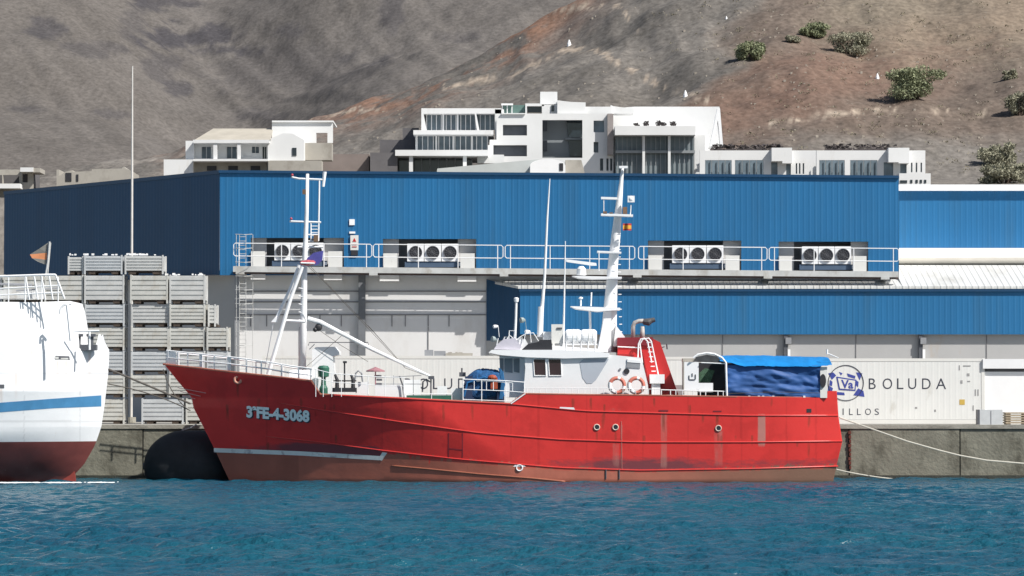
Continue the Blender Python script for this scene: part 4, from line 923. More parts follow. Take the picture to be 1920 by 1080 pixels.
# life raft canisters (lie in a cradle on the roof)
for i, (x0, x1) in enumerate(((1059,1090),(1088,1119))):
    c = P((x0+x1)/2, 632, YN+.55); L_ = (x1-x0)*147.8/F/2; r = .345
    q = thing('liferaft_canister', ['white life raft canister on the wheelhouse roof, nearer the bow','white life raft canister on the wheelhouse roof, nearer the mast'][i], 'life raft', (c.x, c.y, c.z-r), 'life rafts on the wheelhouse roof')
    b = MB(); b.lathe(c, (1,0,0), [(-L_,.02),(-L_,r*.72),(-L_+.07,r*.95),(-L_+.14,r),(L_-.14,r),(L_-.07,r*.95),(L_,r*.72),(L_,.02)], 20); b.build('shell', WHITEC, q, smooth=False)
    b = MB(); b.torus(c, (1,0,0), r+.005, .014, 24, 5); b.torus(c+Vector((L_*.5,0,0)), (1,0,0), r+.005, .012, 24, 5); b.build('strap', PLAINCREAM, q)
b = MB(); b.pbox(1058, 644, 1120, 647, YN+.2, .1); b.pbox(1058, 644, 1120, 647, YN+.9, .1)
for x in (1062, 1075, 1090, 1103, 1116): b.pbox(x-1, 640, x+1, 657, YN+.18, .08)
b.build('raft_cradle', WHITE, hs)
# side rail on the quarter (in front of the house)
def rail_(name, top, yfun, posts, Yd, r=.75, mids=(), par=red, m=WHITEC, bot=None):
    b = MB(); b.ptube(top, Yd, r)
    for mm in mids: b.ptube([(x, y+mm) for x, y in top], Yd, r*.8)
    for x in posts:
        b.ptube([(x, lerp_tab(top, x)), (x, yfun(x))], Yd, r*.9)
    return b.build(name, m, par)
rail_('side_rail', [(985,728),(1130,728),(1240,730)], lambda x: 743, range(988, 1241, 12), 146.75, .6)
rail_('aft_rail', [(1240,731),(1362,734)], lambda x: 747, (1240,1257,1267,1280,1300,1313,1323,1346,1356), 146.9, 1.0)
# waist rail by the gangway gap
rail_('waist_rail', [(868,711),(948,714),(985,717)], lambda x: 757, (868,903,948,983), 146.5, .95, (19,38))
rail_('waist_rail_stub', [(893,714),(926,715),(961,718)], lambda x: 733, (889,912,925,961), 146.52, .8)
# bow rail
bow_r = [(312,657),(340,660),(380,664),(430,669),(500,678),(545,686),(585,691)]
b = MB(); b.tube([hp(x, y, -.12) for x, y in bow_r], .03); b.tube([hp(x, y+13, -.12) for x, y in bow_r], .024)
b.tube([P(x, y+3, 151.5) for x, y in bow_r], .03); b.tube([P(x, y+14, 151.5) for x, y in bow_r], .024)
for x in (316,333,352,375,402,428,462,490,528,560,583): b.tube([hp(x, lerp_tab(bow_r, x), -.12), hp(x, lerp_tab(BUL, x)+2, -.12)], .035)
for x in (335,380,430,480,530,580): b.tube([P(x, lerp_tab(bow_r, x)+3, 151.5), P(x, lerp_tab(BUL, x)+4, 151.5)], .03)
b.build('bow_rail', WHITEC, red)
b = MB()
for x0, x1 in ((312,330),(374,379),(426,433)): b.face([hp(x0,lerp_tab(BUL,x0),-.13), hp(x1,lerp_tab(BUL,x1),-.13), hp(x1,lerp_tab(bow_r,x1)+1,-.13), hp(x0,lerp_tab(bow_r,x0)+1,-.13)])
b.build('rail_plate', WHITE, red)
# foredeck: windlass, ventilators, mast house
b = MB(); c = P(562, 712, 149.2); b.lathe(c-Vector((.45,0,0)), (1,0,0), [(0,.1),(0,.42),(.12,.45),(.85,.45),(.95,.42),(.95,.1)], 18); b.build('windlass', WHITE, red)
b = MB(); b.prism([(585,742),(585,656),(592,651),(628,650),(636,660),(636,665),(624,668),(626,700),(620,742)], 149.4, 1.6); fh = b.build('mast_house', WHITEC, red)
b = MB(); b.ptube([(578,648),(580,642),(690,642),(692,650)], 149.9, .8); b.ptube([(580,655),(590,645)], 149.9, .7); b.build('boom_stay', DSTEEL, red)
b = MB(); c = P(608, 0, 148.9); k = 148.9/F
b.lathe((c.x, 148.9, P(0,742,148.9).z), (0,0,1), [((742-y)*k, r*k) for y, r in ((742,8),(728,8),(722,5),(708,4),(706,10),(690,11),(686,8),(685,.1))], 16); b.build('ventilator', GREEN, red)
# fairleads and bollards amidships
b = MB()
for x in (632, 662): b.ptube([(x-4,702),(x,712),(x,730)], 147.4, [2.2,3.4,4.2])
b.ptube([(646,680),(646,730)], 147.4, 1.5); b.ptube([(625,714),(668,714)], 147.4, 1.2); b.pbox(623, 727, 668, 735, 147.0, .8); b.pbox(643, 677, 650, 681, 147.3, .2); b.build('fairlead', BLACK, red)
b = MB(); b.ptube([(665,716),(667,700),(672,695),(678,700),(680,716)], 147.6, 1.6); b.ptube([(667,706),(679,706)], 147.6, 1); b.build('gallows', STEEL, red)
b = MB(); c = P(704, 697, 148.2); b.lathe(c, (0,0,1), [(0,.42),(.05,.42),(.2,.05),(.22,.01)], 10); b.ptube([(704,697),(704,740)], 148.2, 1.2); b.build('parasol', mat('faded_pink', (.34,.17,.19), .7, .1, 3), red)
b = MB()
for h in ((702,703,715,706),(706,710,716,714),(704,718,716,722)): b.pbox(*h, 148.6, .3)
b.build('crate_lid', DSTEEL, red)
b = MB(); b.pbox(703, 722, 757, 746, 147.5, 1.2); b.pbox(667, 716, 690, 742, 147.7, .8); b.pbox(757,712,788,748,148.6,.8); b.build('fish_bin', WHITEC, red)
b = MB(); b.ptube([(704,708),(790,704)], 148, .7); b.ptube([(715,720),(792,720)], 148, .7)
for x in (722, 738, 775): b.ptube([(x,704),(x,745)], 148, .7)
b.build('sorting_rail', STEEL, red)
b = MB(); b.ptube([(749,705),(755,722),(758,750)], 147.4, 1.4); b.ptube([(808,706),(808,752)], 147.5, 1.4); b.pbox(803,705,814,711,147.3,.3); b.ptube([(792,735),(793,716),(799,711),(806,716)], 147.6, 1.5); b.build('roller_post', DSTEEL, red)
b = MB(); b.pbox(762, 741, 847, 753, 147.4, .5); b.build('hatch_coaming', GREEN, red)
rail_('hatch_rail', [(758,738),(848,739)], lambda x: 752, (760,809,847), 147.1, .8)
b = MB(); b.pbox(846, 728, 872, 755, 147.9, .9); b.pbox(820,724,838,742,148.4,.5); b.build('deck_bin', WHITEC, red)
rail_('working_rail', [(590,692),(622,700),(700,706),(760,708)], lambda x: 744, (592,606,622,640,690,722,757), 146.75, .7, (16,))
# net drum
nd = thing('net_drum', 'large blue net drum wound with netting on the deck ahead of the wheelhouse', 'net drum', tuple(P(908, 756, 148.5)))
k = 148/F; c = P(908, 722, 147.3)
prof = [(0,.1),(0,30*k),(.1,32*k)]
n0 = MB(); r0 = 30*k
pr = []
for i in range(17): a = i/16; pr.append((.25+1.9*a, r0*(.98+.05*math.sin(a*19)+.04*math.sin(a*41+1))))
n0.lathe(c, (0,1,0), [(.12,.02),(.10,r0*.5),(.16,r0*.85)]+pr+[(2.2,.1)], 40)
for i in range(len(n0.v)):
    x, y, z = n0.v[i]; q = fbm(x*2.2, y*2.2, z*2.2)*.09; d = Vector((x-c.x, 0, z-c.z)); n0.v[i] = (c.x+d.x*1.22+q*1.5, y+fbm(x*3,z*3,5)*.10, c.z+d.z+q*1.2)
n0.build('net', NETB, nd, smooth=True)
b = MB(); b.torus(c+Vector((0,2.3,0)), (0,1,0), r0*.9, .06, 30, 8)
b.tube([c+Vector((-.9,-.02,-.5)), c+Vector((-.75,-.02,.1)), c+Vector((0,-.02,.35)), c+Vector((.75,-.02,.1)), c+Vector((.85,-.02,-.5))], .05, 6)
b.build('flange', mat('blue_drum_paint', (.02,.13,.33), .5, .1, 2), nd)
for q_ in ([(868,757),(872,706),(886,704),(886,757)], [(930,757),(932,716),(944,716),(946,757)]): MB().prism(q_, 147.35, .3).build('stand', NAVY, nd)
MB().pbox(872,736,942,757,147.5,.3).build('base_plate', NAVY, nd)
b = MB(); b.ball(P(923, 708, 147.15), .16, 12, (1.3,1,.8)); b.pbox(920, 708, 933, 729, 147.15, .2); b.build('hydraulic_motor', mat('rust_orange_motor', (.35,.07,.03), .6, .2, 5), nd)
b = MB(); b.pbox(861, 698, 873, 706, 148.8, .5); b.ptube([(866,698),(866,690)], 148.9, 1.4); b.build('brake_box', DSTEEL, nd)
# hanging hose beside the drum
b = MB()
for i in range(3): b.ptube([(936+i*3,690+i*3),(941+i*2,715),(937+i*2,748)], 147.12, 1.6)
b.build('hose', mat('blue_hose', (.02,.13,.30), .5), nd)
# ---- foremast
fm = MB(); Yf = 150.0
fm.ptube([(566,700),(569,600),(571,500),(575,400),(576.5,326)], Yf, [7.5,6.6,5.2,3.8,3.0], 12); mst = fm.build('foremast', WHITE, red, smooth=True)
b = MB(); b.ptube([(597,452),(599,335)], Yf, 1.5); b.ptube([(606,350),(609,322)], Yf, [2.5,3.6]); b.build('ladder_rail', WHITEC, mst)
for pts_ in ([(546,332),(560,335),(606,337)], [(543,415),(602,417)], [(558,463),(606,463)]): b = MB(); b.ptube(pts_, Yf, 1.9); b.build('crosstree', WHITE, mst)
b = MB()
for y in (440, 452): b.ptube([(578,y),(597,y)], Yf, 1.3)
b.ptube([(583,417),(583,452)], Yf, 1.2)
for y in range(424, 452, 6): b.ptube([(583,y),(597,y)], Yf, .8)
b.build('rung', WHITEC, mst)
b = MB(); b.pbox(588,441,596,453,Yf-.2,.2); b.pbox(567,355,573,364,Yf-.2,.2); b.build('lamp', mat('brown_lamp', (.16,.10,.06), .5), mst)
b = MB(); 
for x in (546, 548): b.ball(P(x, 410 if x == 546 else 328, Yf-.1), .06, 8)
b.build('lantern', mat('red_lamp_glass', (.45,.06,.08), .3), mst)
b = MB(); b.ptube([(561,497),(545,540),(517,600)], 149.6, [3,3,3.2]); b.prism([(508,604),(520,604),(518,592)], 149.5, .2); b.ptube([(513,604),(497,690)], 149.6, .6); b.build('brace', WHITEC, mst)
b = MB(); b.ptube([(567,500),(545,560),(503,702)], 149.2, [3.2,3.4,4.2]); b.build('brace', WHITEC, mst)
b = MB(); b.ptube([(534,601),(572,603)], 149.6, 2.6); b.build('brace_tie', WHITEC, mst)
b = MB()
for y in range(540, 606, 15): b.ptube([(560,y),(570,y+2)], Yf-.1, 1.2)
b.build('mast_step', WHITEC, mst)
bm = MB(); bm.ptube([(577,598),(600,604),(640,625),(700,656),(760,684),(806,705)], 149.0, [5,4.6,4,3.6,3,2], 10); bo = bm.build('boom', WHITEC, red)
b = MB(); b.ball(P(597,614,149), .17, 10, (1,.6,1)); b.ball(P(591,618,149), .11, 8); b.build('block', BLACK, bo)
ln = MB()
for pts in ([(578,500),(600,520),(760,690),(810,708)], [(690,610),(730,655),(760,690)], [(578,495),(640,560),(700,622),(730,655)], [(597,618),(640,648),(690,678)], [(640,630),(600,665),(560,700)]): ln.ptube(pts, 149.05, .45, 5)
ln.build('rigging_line', ROPED, red)
fl = thing('bundled_flag', 'blue cloth bundled over a red and white ring on the foremast', 'flag', tuple(P(578, 500, 149.6)))
b = MB(); b.prism([(572,492),(576,484),(588,474),(606,470),(604,488),(596,496),(580,497)], 149.5, .15); b.build('cloth', mat('violet_blue_cloth', (.07,.07,.30), .8, .2, 6), fl)
c = P(577, 493, 149.3); i0 = MB(); i0.lathe(c-Vector((.35,0,0)), (1,0,.02), [(0,.04),(.08,.1),(.35,.14),(.62,.1),(.7,.04)], 12); i0.build('ring', mat('red_ring', (.42,.08,.1), .6, .3, 9), fl)
b = MB(); b.ptube([(564,493),(590,494)], 149.12, 1.6); b.build('ring_stripe', WHITEC, fl)
# ---- main mast
mm = MB(); mm.ptube([(1140,660),(1143,600),(1149,500),(1155,440),(1162,370),(1166,330),(1168,312)], 150, [17,13.5,9.5,8.6,5.5,3.2,2.2], 14); mA = mm.build('main_mast', WHITE, red, smooth=True)
b = MB(); b.prism([(1120,660),(1127,625),(1136,575),(1146,575),(1146,660)], 149.2, 1.6); b.prism([(1155,610),(1172,632),(1160,650),(1150,650)], 149.4, .8); b.build('mast_foot', WHITEC, mA)
for pts, d in (([(1070,574),(1163,577),(1163,581),(1120,584),(1080,579)], 1.4), ([(1073,517),(1166,519),(1166,522),(1110,523),(1085,521)], 1.3), ([(1120,470),(1165,472),(1165,475),(1120,473)], .8), ([(1127,369),(1158,370),(1158,374),(1127,373)], .3), ([(1127,400),(1187,402),(1187,406),(1127,404)], .6), ([(1161,311),(1177,311),(1177,315),(1161,315)], .3)):
    b = MB(); b.prism(pts, 149.7-d/2, d); b.build('platform', WHITEC, mA)
b = MB(); b.ptube([(1123,473),(1123,508)], 149.3, .9); b.ptube([(1106,582),(1107,620)], 149.5, 2.2); b.ptube([(1132,374),(1132,402)], 149.6,.8); b.ptube([(1183,384),(1182,402)], 149.5, 1.0)
for y in range(440, 640, 14): b.ptube([(1156+(y-440)*.03,y),(1163+(y-440)*.02,y)], 149.6, .8)
b.build('mast_stay', WHITEC, mA)
b = MB(); b.ball(P(1183, 373, 149.5), .15, 10); b.pbox(1177,367,1190,379,149.4,.25); b.build('antenna_dome', WHITEC, mA)
b = MB(); c = P(1090, 505, 149.4); b.lathe(c-Vector((0,0,.28)), (0,0,1), [(0,.12),(.02,.22),(.3,.2),(.42,.1)], 14); rd = b.build('radar_pedestal', WHITEC, mA); b = MB(); b.prism([(1061,486),(1118,493),(1119,498),(1110,498),(1062,491)], 149.3, .2); b.build('radar_scanner', WHITEC, rd)
b = MB(); b.ptube([(1089,574),(1089,562)], 149.4, 1.5); b.ball(P(1089,559,149.4), .1, 10, (1,1,.6)); b.ptube([(1108,574),(1109,548)], 149.4, 1.4); b.build('gps_antenna', WHITEC, mA)
b = MB(); b.pbox(1131,396,1138,401,149.4,.2); b.pbox(1143,398,1149,401,149.4,.2); b.pbox(1168,388,1176,401,149.4,.25); b.build('lamp', mat('brown_lamp2', (.22,.13,.08), .5, .2, 8), mA)
t = thing('ensign', 'small red and yellow flag flying from the main mast', 'flag', tuple(P(1176, 432, 149.4)))
b = MB(); 
for i in range(8):
    a0, a1 = 1168+i*2, 1170+i*2; d0, d1 = .06*math.sin(i), .06*math.sin(i+1)
    for j, (y0, y1) in enumerate(((419,422.5),(422.5,429),(429,432))):
        b.mi = 0 if j != 1 else 1; b.face([P(a0,y1,149.4)+Vector((0,d0,0)), P(a1,y1,149.4)+Vector((0,d1,0)), P(a1,y0,149.4)+Vector((0,d1,0)), P(a0,y0,149.4)+Vector((0,d0,0))])
b.build('cloth', [mat('flag_red', (.40,.04,.03), .8), mat('flag_yellow', (.65,.33,.04), .8)], t)
# whip antennas
for nm, pts, rr, Yd in (('whip', [(1013,632),(1016,580),(1021,520),(1026,410),(1031,335)], [5,3.6,2.6,2.0,.8], 148.6), ('whip', [(1056,650),(1058,560),(1060,452)], [2.2,1.6,.8], 148.8), ('pole', [(965,640),(967,600),(968,566)], [2.6,2.4,2.2], 148.4), ('whip', [(1012,632),(1014,575)], [5.2,5.0], 148.55)):
    b = MB(); b.ptube(pts, Yd, rr, 10)
    if nm == 'pole': c = P(968, 561, Yd); b.lathe(c-Vector((0,0,.12)), (0,0,1), [(0,.1),(.16,.12),(.2,.05)], 12)
    b.build('whip_antenna', WHITE, hs, smooth=False)
# ---- funnel casing, exhausts, ladder
b = MB(); b.prism([(1158,668),(1159,636),(1222,634),(1238,642),(1272,740),(1216,740),(1206,672)], 148.3, 2.6); fn_ = b.build('funnel', REDM, red)
b = MB(); b.prism([(1157,648),(1158,633),(1224,632),(1225,648)], 148.2, 2.8); b.build('funnel_band', REDD, fn_)
b = MB(); b.ptube([(1158,650),(1200,652)], 148.1, 1.1); b.build('handrail', WHITEC, fn_)
b = MB(); b.ptube([(1187,636),(1187,612),(1190,605),(1198,602),(1208,602)], 149.3, [4,4,4,4,4.5], 12); b.ptube([(1204,636),(1205,612)], 149.3, [5,3.6], 12); b.build('exhaust_pipe', mat('pale_exhaust', (.40,.38,.36), .6, .25, 4), fn_, smooth=True)
b = MB(); b.ptube([(1206,603),(1216,604),(1221,601),(1228,599)], 149.3, [5.5,7,5,4], 12); b.build('exhaust_tip', SOOT, fn_)
b = MB(); b.ptube([(1223,640),(1240,652),(1246,650)], 148.6, [1.5,1.2,1]); b.ptube([(1250,645),(1251,655)], 148.6, 1.4); b.build('stern_lamp', DSTEEL, fn_)
b = MB()
for dx, yb in ((0,672),(14,702)): b.ptube([(1196+dx*.6,yb-(22 if dx else 0)),(1197+dx*.2,645),(1201+dx*.3,636),(1208+dx*.6,634),(1214+dx*.5,640),(1222+dx*.9,yb+(2 if dx else 8))], 148.0, 1.3)
for y in range(642, 700, 9): b.ptube([(1212+(y-640)*.17,y),(1220+(y-640)*.17,y)], 148.0, .9)
b.build('ladder', WHITEC, fn_)
b = MB(); b.pbox(1219, 702, 1246, 719, 147.5, .9); b.pbox(1222, 719, 1238, 745, 147.6, .7); b.build('fan_housing', WHITEC, red)
for i, x in enumerate((1157, 1193)):
    c = P(x, 722.5, 146.85); lb = thing('lifebuoy', ['faded orange and white lifebuoy on the wheelhouse side, nearer the bow','faded orange and white lifebuoy on the wheelhouse side, nearer the funnel'][i], 'lifebuoy', (c.x, c.y, c.z-.4), 'lifebuoys on the wheelhouse side')
    b = MB(); b.torus(c, (0,1,0), .315, .085, 36, 10); n_ = len(b.f); ms = []
    for q in range(36):
        a = q/36*4; ms += [1 if (a+.5) % 1 > .22 and q not in () and not (9 <= ((q+30) % 36) <= 17) else 0]*10
    b.m = ms; b.build('ring', [WHITEC, BUOYR], lb, smooth=True)
    b = MB(); b.torus(c-Vector((0,.03,0)), (0,1,0), .40, .012, 30, 4); b.build('grab_line', ROPE, lb)
# ---- aft shelter
sh = thing('tarpaulin_shelter', 'aft deck shelter with light blue roof sheet and navy side tarpaulin', 'shelter', tuple(P(1440, 747, 149)))
Yn = 147.0
nx, ny = 60, 22; b = MB(); V = []
for j in range(ny+1):
    for i in range(nx+1):
        x = 1363+(1538-1363)*i/nx; y = 685+(745-685)*j/ny
        f_ = (fbm(x*.010+y*.03, y*.045-x*.014, 3, 3)*.10)+fbm(x*.05, y*.06, 6, 2)*.02+.03*math.exp(-((y-725-4*math.sin(x*.03))/3)**2)*2
        V.append(P(x, y, Yn)+Vector((0, -f_, 0)))
b.mesh(V, [(j*(nx+1)+i, (j+1)*(nx+1)+i, (j+1)*(nx+1)+i+1, j*(nx+1)+i+1) for j in range(ny) for i in range(nx)])
sd_ = b.build('side_sheet', TARPD, sh, smooth=True)
b = MB(); b.ptube([(1363,738),(1450,735),(1538,737)], Yn-.12, .5, 5); b.build('lashing', ROPED, sd_)
nx, ny = 70, 26; b = MB(); V = []
for j in range(ny+1):
    a = j/ny
    for i in range(nx+1):
        x = 1350+(1560-1350)*i/nx
        arc = 1-abs(2*a-1)**2.4; eave = 687+fbm(x*.02, 4, 1)*1.5-(9*ss(1400, 1352, x))-3*ss(1535,1560,x)
        p = P(x, eave-(eave-665-3*ss(1420,1560,x))*arc, Yn-.12); V.append(Vector((p.x*(1), Yn-.12+a*5.6, P(x, eave, Yn).z+(p.z-P(x,eave,Yn-.12).z)+fbm(x*.04, a*4, 8)*.03)))
b.mesh(V, [(j*(nx+1)+i, j*(nx+1)+i+1, (j+1)*(nx+1)+i+1, (j+1)*(nx+1)+i) for j in range(ny) for i in range(nx)])
b.build('roof_sheet', TARPL, sh, smooth=True)
arch = [(1300,671),(1308,665),(1325,662),(1340,664),(1354,671),(1361,680),(1363,747)]
b = MB(); b.ptube(arch, Yn-.15, 2.0, 8); b.ptube([(1315,680),(1363,682)], Yn-.1, 1); b.build('arch_frame', WHITEC, sh)
b = MB(); b.prism([(1300,678),(1306,669),(1325,665),(1340,667),(1353,674),(1360,682)], Yn+.2, .3); b.build('arch_panel', mat('dark_canvas', (.05,.055,.06), .9, .3, 4), sh)
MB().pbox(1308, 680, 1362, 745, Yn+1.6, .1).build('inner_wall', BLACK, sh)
MB().pbox(1364,682,1540,745,Yn+5,.1).build('far_side_sheet', TARPD, sh)
b = MB(); b.prism([(1311,720),(1311,700),(1322,690),(1340,695),(1330,722)], Yn+1.2, .3); b.build('green_net_heap', mat('green_net', (.06,.13,.08), .9, .3, 6, bump=.6), sh)
b = MB(); b.pbox(1538, 688, 1551, 746, Yn, .1); b.build('end_panel', PLAINCREAM, sh)
b = MB(); b.lathe(P(1543,714,Yn-.06), (0,1,0), [(0,.3),(.05,.3)], 18)
for i in range(len(b.v)): x, y, z = b.v[i]; cx = P(1543,714,Yn).x; b.v[i] = (cx+(x-cx)*.45, y, z)
b.build('opening', BLACK, sh)
b = MB(); b.ptube([(1551,664),(1551,655)], 147.2, 1.6); b.ptube([(1551,662),(1572,671)], 147.2, .8); b.build('end_post', WHITEC, sh)
b = MB(); b.pbox(1282, 679, 1310, 731, Yn, .9); b.pbox(1310, 718, 1337, 735, Yn, .8); dk = b.build('deck_cupboard', WHITEC, red)
b = MB(); b.pbox(1291, 704, 1293, 712, Yn-.02, .02); b.pbox(1293,711,1303,713,Yn-.02,.02); b.pbox(1303,702,1305,711,Yn-.02,.02); b.pbox(1297,700,1299,706,Yn-.02,.02); b.build('handle', DSTEEL, dk)
b = MB(); b.pbox(1281,677,1283,740,Yn-.01,.9); b.pbox(1280,672,1320,678,Yn+.3,.8); b.build('cupboard_post', BEIGE, red)
b = MB()
for i, x in enumerate((1405,1423,1431,1450,1508)): b.pbox(x-2, 742, x+2, 746, 146.9, .2)
b.build('cleat', WHITE, red)
b = MB(); b.pbox(1218,722,1250,744,149.5,.5); b.pbox(1262,722,1280,744,149.0,.4); b.build('aft_winch', mat('grey_winch', (.35,.36,.37), .6), red)

# ================================================================ WHITE SHIP (left edge)
YW = 148.0
WT = [(-700,652),(60,652),(130,650),(176,636),(187,620),(195,640),(204,662)]
WEND = ztab([(187,616),(205,660),(203,700),(196,760),(190,800),(178,835),(158,870),(140,890),(112,906),(60,950)], 148)
def wend(z): return float(np.interp(z, [a for a,_ in WEND], [b for _,b in WEND]))
def whb(X, z):
    t = min(1, max(0, z/4)); d = max(0, wend(z)-X); E = 5.5+3*(1-t); return (4.2-.5*(1-t))*(1-(1-min(1, d/E))**2.3)*(1-.5*max(0, 1-z/2.3)**1.7)
def whp(px, py, off=.02):
    Y = 145.
    for _ in range(6): p = P(px, py, Y); Y = YW-whb(p.x, p.z)-off
    return P(px, py, Y)
ws = thing('white_ship', 'white ship with blue stripe and red underside cut by the left edge', 'ship', (P(0,900,YW).x-4, YW, 0))
def whull():
    zr_ = P(0, 829, YW-3.6).z; XL = P(-560, 0, YW).x
    levels = [-1]+list(np.linspace(-.2, zr_, 9))+list(np.linspace(zr_+.001, P(0,652,YW-3.8).z, 90))
    us = list(1-np.linspace(0, 1, 300)**1.8)[::-1]; us = sorted(set(us)); v = []; col = []
    for sd in (-1, 1):
        for u in us:
            for z in levels:
                e = wend(max(z, -.3)); X = XL+(e-XL)*u; h = whb(X, max(z, 0)); v.append((X, YW+sd*h, z))
                px, py = proj(X, YW-h, z); n = fbm(X*.4, z*.8, 5)
                if z <= zr_: a = C(.18,.048,.042)*(1+.3*n)
                else: a = C(.80,.82,.84)*(1-.05*max(0, n))
                if z > zr_:
                    for cx, y0, ln_ in ((108,676,60),(124,676,45),(2,728,50),(60,650,40),(168,660,70),(30,700,60)):
                        k_ = ss(4, 1, abs(px-cx))*ss(y0-2, y0+3, py)*ss(y0+ln_, y0, py); a = a*(1-.35*k_)+C(.5,.3,.18)*.35*k_
                    if min(abs(py-y_) for y_ in (700,790)) < 1.3 or min(abs(px-x_) for x_ in (45,150)) < 1.0: a = a*.86
                col.append((*a, 1))
    n, m = len(us), len(levels); f = []
    for s in range(2):
        for i in range(n-1):
            for j in range(m-1): o = s*n*m; q = (o+i*m+j, o+(i+1)*m+j, o+(i+1)*m+j+1, o+i*m+j+1); f.append(q if s == 0 else q[::-1])
    b = MB(); b.mesh(v, f)
    top = [i*m+m-1 for i in range(n)]; 
    for i in range(n-1): b.f.append((top[i], top[i+1], n*m+top[i+1], n*m+top[i])); b.m.append(0)
    return b.build('hull', mat('white_hull_paint', (1,1,1), .4, .03, .6, attr='paint', dirt=(.5,.4,.33), dscale=(2.6,2.6,.5), dlo=.66, dhi=.9, bump=.25, bscale=1), ws, smooth=False, attrs={'paint': col})
wh = whull()
for p_ in wh.data.polygons: p_.use_smooth = abs(p_.normal.z) < .9
# blue band following the sheer
b = MB(); top = [(-500,790),(-100,765),(0,755),(100,747.5),(192,741)]; bot = [(-500,810),(-100,783),(0,773),(100,765.5),(191,762)]
for i in range(60):
    x0, x1 = -400+(590/60)*i, -400+(590/60)*(i+1); b.face([whp(x0,lerp_tab(bot,x0),.012), whp(x1,lerp_tab(bot,x1),.012), whp(x1,lerp_tab(top,x1),.012), whp(x0,lerp_tab(top,x0),.012)])
b.build('blue_stripe', mat('stripe_blue', (.07,.24,.45), .45), wh)
b = MB(); zt0 = P(0,654,YW-3.8).z-.02; rows_ = 9; edge = [(562,121),(575,126),(586,129),(614,134),(652,136)]; V = []; nc_ = 40
for sd in (-1, 1):
    for j in range(rows_+1):
        py = 656-(656-562)*j/rows_; xe = lerp_tab(edge, py)
        for i in range(nc_+1):
            px = -560+(xe+560)*(1-(1-i/nc_)**1.8); X = P(px, py, YW-3.9).x; h = whb(X+.0, zt0)*(1-.03*j/rows_); h = max(h, .5)
            yy = py+(4 if px < 60 else 4*(1-(px-60)/60))*(j/rows_)
            V.append((X, YW+sd*h, P(px, yy, YW-3.9).z))
nn_ = (rows_+1)*(nc_+1); F_ = []
for s_ in range(2):
    for j in range(rows_):
        for i in range(nc_): o_ = s_*nn_; q = (o_+j*(nc_+1)+i, o_+j*(nc_+1)+i+1, o_+(j+1)*(nc_+1)+i+1, o_+(j+1)*(nc_+1)+i); F_.append(q if s_ == 0 else q[::-1])
for j in range(rows_): a_ = j*(nc_+1)+nc_; F_.append((a_, nn_+a_, nn_+a_+nc_+1, a_+nc_+1))
for i in range(nc_): a_ = rows_*(nc_+1)+i; F_.append((a_, a_+1, nn_+a_+1, nn_+a_))
b.mesh(V, F_); sp_ = b.build('superstructure', WHITEC, ws)
# stern bulwark: rises round the end with an opening
b = MB()
for sd in (-1, 1):
    P0 = [];
    for i in range(26):
        px = 136+(204-136)*i/25; zz = lerp_tab([(136,656),(150,656),(176,656),(182,640),(186,622),(193,640),(204,655)], px)
        p = whp(px, 656, 0); p2 = P(px, min(zz, 655), p.y); P0.append((p.x, p.y if sd < 0 else 2*YW-p.y, p.z-.1, p2.z))
    for (a, y0, z0, z1), (c, y1, z2, z3) in zip(P0, P0[1:]): b.face([(a,y0,z0),(c,y1,z2),(c,y1,z3),(a,y0,z1)]); b.face([(a,y0+.08*-sd,z0),(c,y1+.08*-sd,z2),(c,y1+.08*-sd,z3),(a,y0+.08*-sd,z1)])
b.build('stern_bulwark', WHITEC, wh)
b = MB(); b.ptube([(134,622),(150,621),(186,620)], YW-2.6, 1.6); b.ptube([(134,627),(150,626)], YW+2.4, 1.4); b.ptube([(168,622),(168,656)], YW-2.4, 2); b.ptube([(158,622),(158,656)], YW+2, 2); b.build('stern_rail', WHITEC, ws)
b = MB(); 
for x in (146, 170): b.ptube([(x,656),(x,628)], YW-1.5, [5,6], 12); b.pbox(x-8,626,x+8,631,YW-1.7,.4)
b.pbox(140,646,180,657,YW-1.6,.6); b.build('bollard', DSTEEL, ws)
b = MB(); c = whp(118, 671, .0); b.face([whp(103,674,.015), whp(131,675,.015), whp(130,668,.015), whp(104,667,.015)]); b.build('fairlead_slot', DSTEEL, wh)
b = MB(); b.face([whp(103,673,.03), whp(110,673,.03), whp(110,669,.03), whp(103,669,.03)]); b.face([whp(114,674,.03), whp(128,674,.03), whp(128,671,.03), whp(114,671,.03)]); b.build('fairlead_roller', GALV, wh)
b = MB(); b.face([whp(-6,728,.015), whp(8,728,.015), whp(8,721,.015), whp(-6,721,.015)]); b.build('fairlead_slot', DSTEEL, wh)
# arched strut at the after end of the house
b = MB(); pts = [(134,570),(120,571),(114,578),(112,590)]; b.ptube(pts, YW-3.9, 2.4); b.ptube([(126,572),(129,600),(133,640)], YW-3.98, 3); b.build('davit', WHITEC, ws)
# upper rails
def wrail(Yd, x1, sl):
    b = MB(); b.ptube([(-500,519),(0,518),(92,515),(104,515)], Yd, 2.0); b.ptube([(-500,541),(0,541),(112,535)], Yd, 1.3); b.ptube([(-500,553),(0,553),(118,548)], Yd, 1.3)
    b.ptube([(104,515),(111,533),(121,560)], Yd, 1.8)
    for x in range(-480, 110, 31): b.ptube([(x,519),(x,566)], Yd, 1.2)
    for x in (48, 64, 78, 92): b.ptube([(x,517),(x+7,562)], Yd, 1.5)
    b.build('upper_rail', WHITEC, ws)
wrail(YW-3.8, 0, 0); wrail(YW+3.6, 0, 0)
b = MB(); b.pbox(-20, 543, 60, 560, YW, 1); b.pbox(66,530,78,560,YW-1,.8); b.build('deck_gear', GALV, ws)
b = MB(); b.ptube([(-10,532),(60,534)], YW-1.5, 2.2); b.ptube([(30,545),(110,540)], YW-.5, 1.6); b.build('deck_pipe', STEEL, ws)
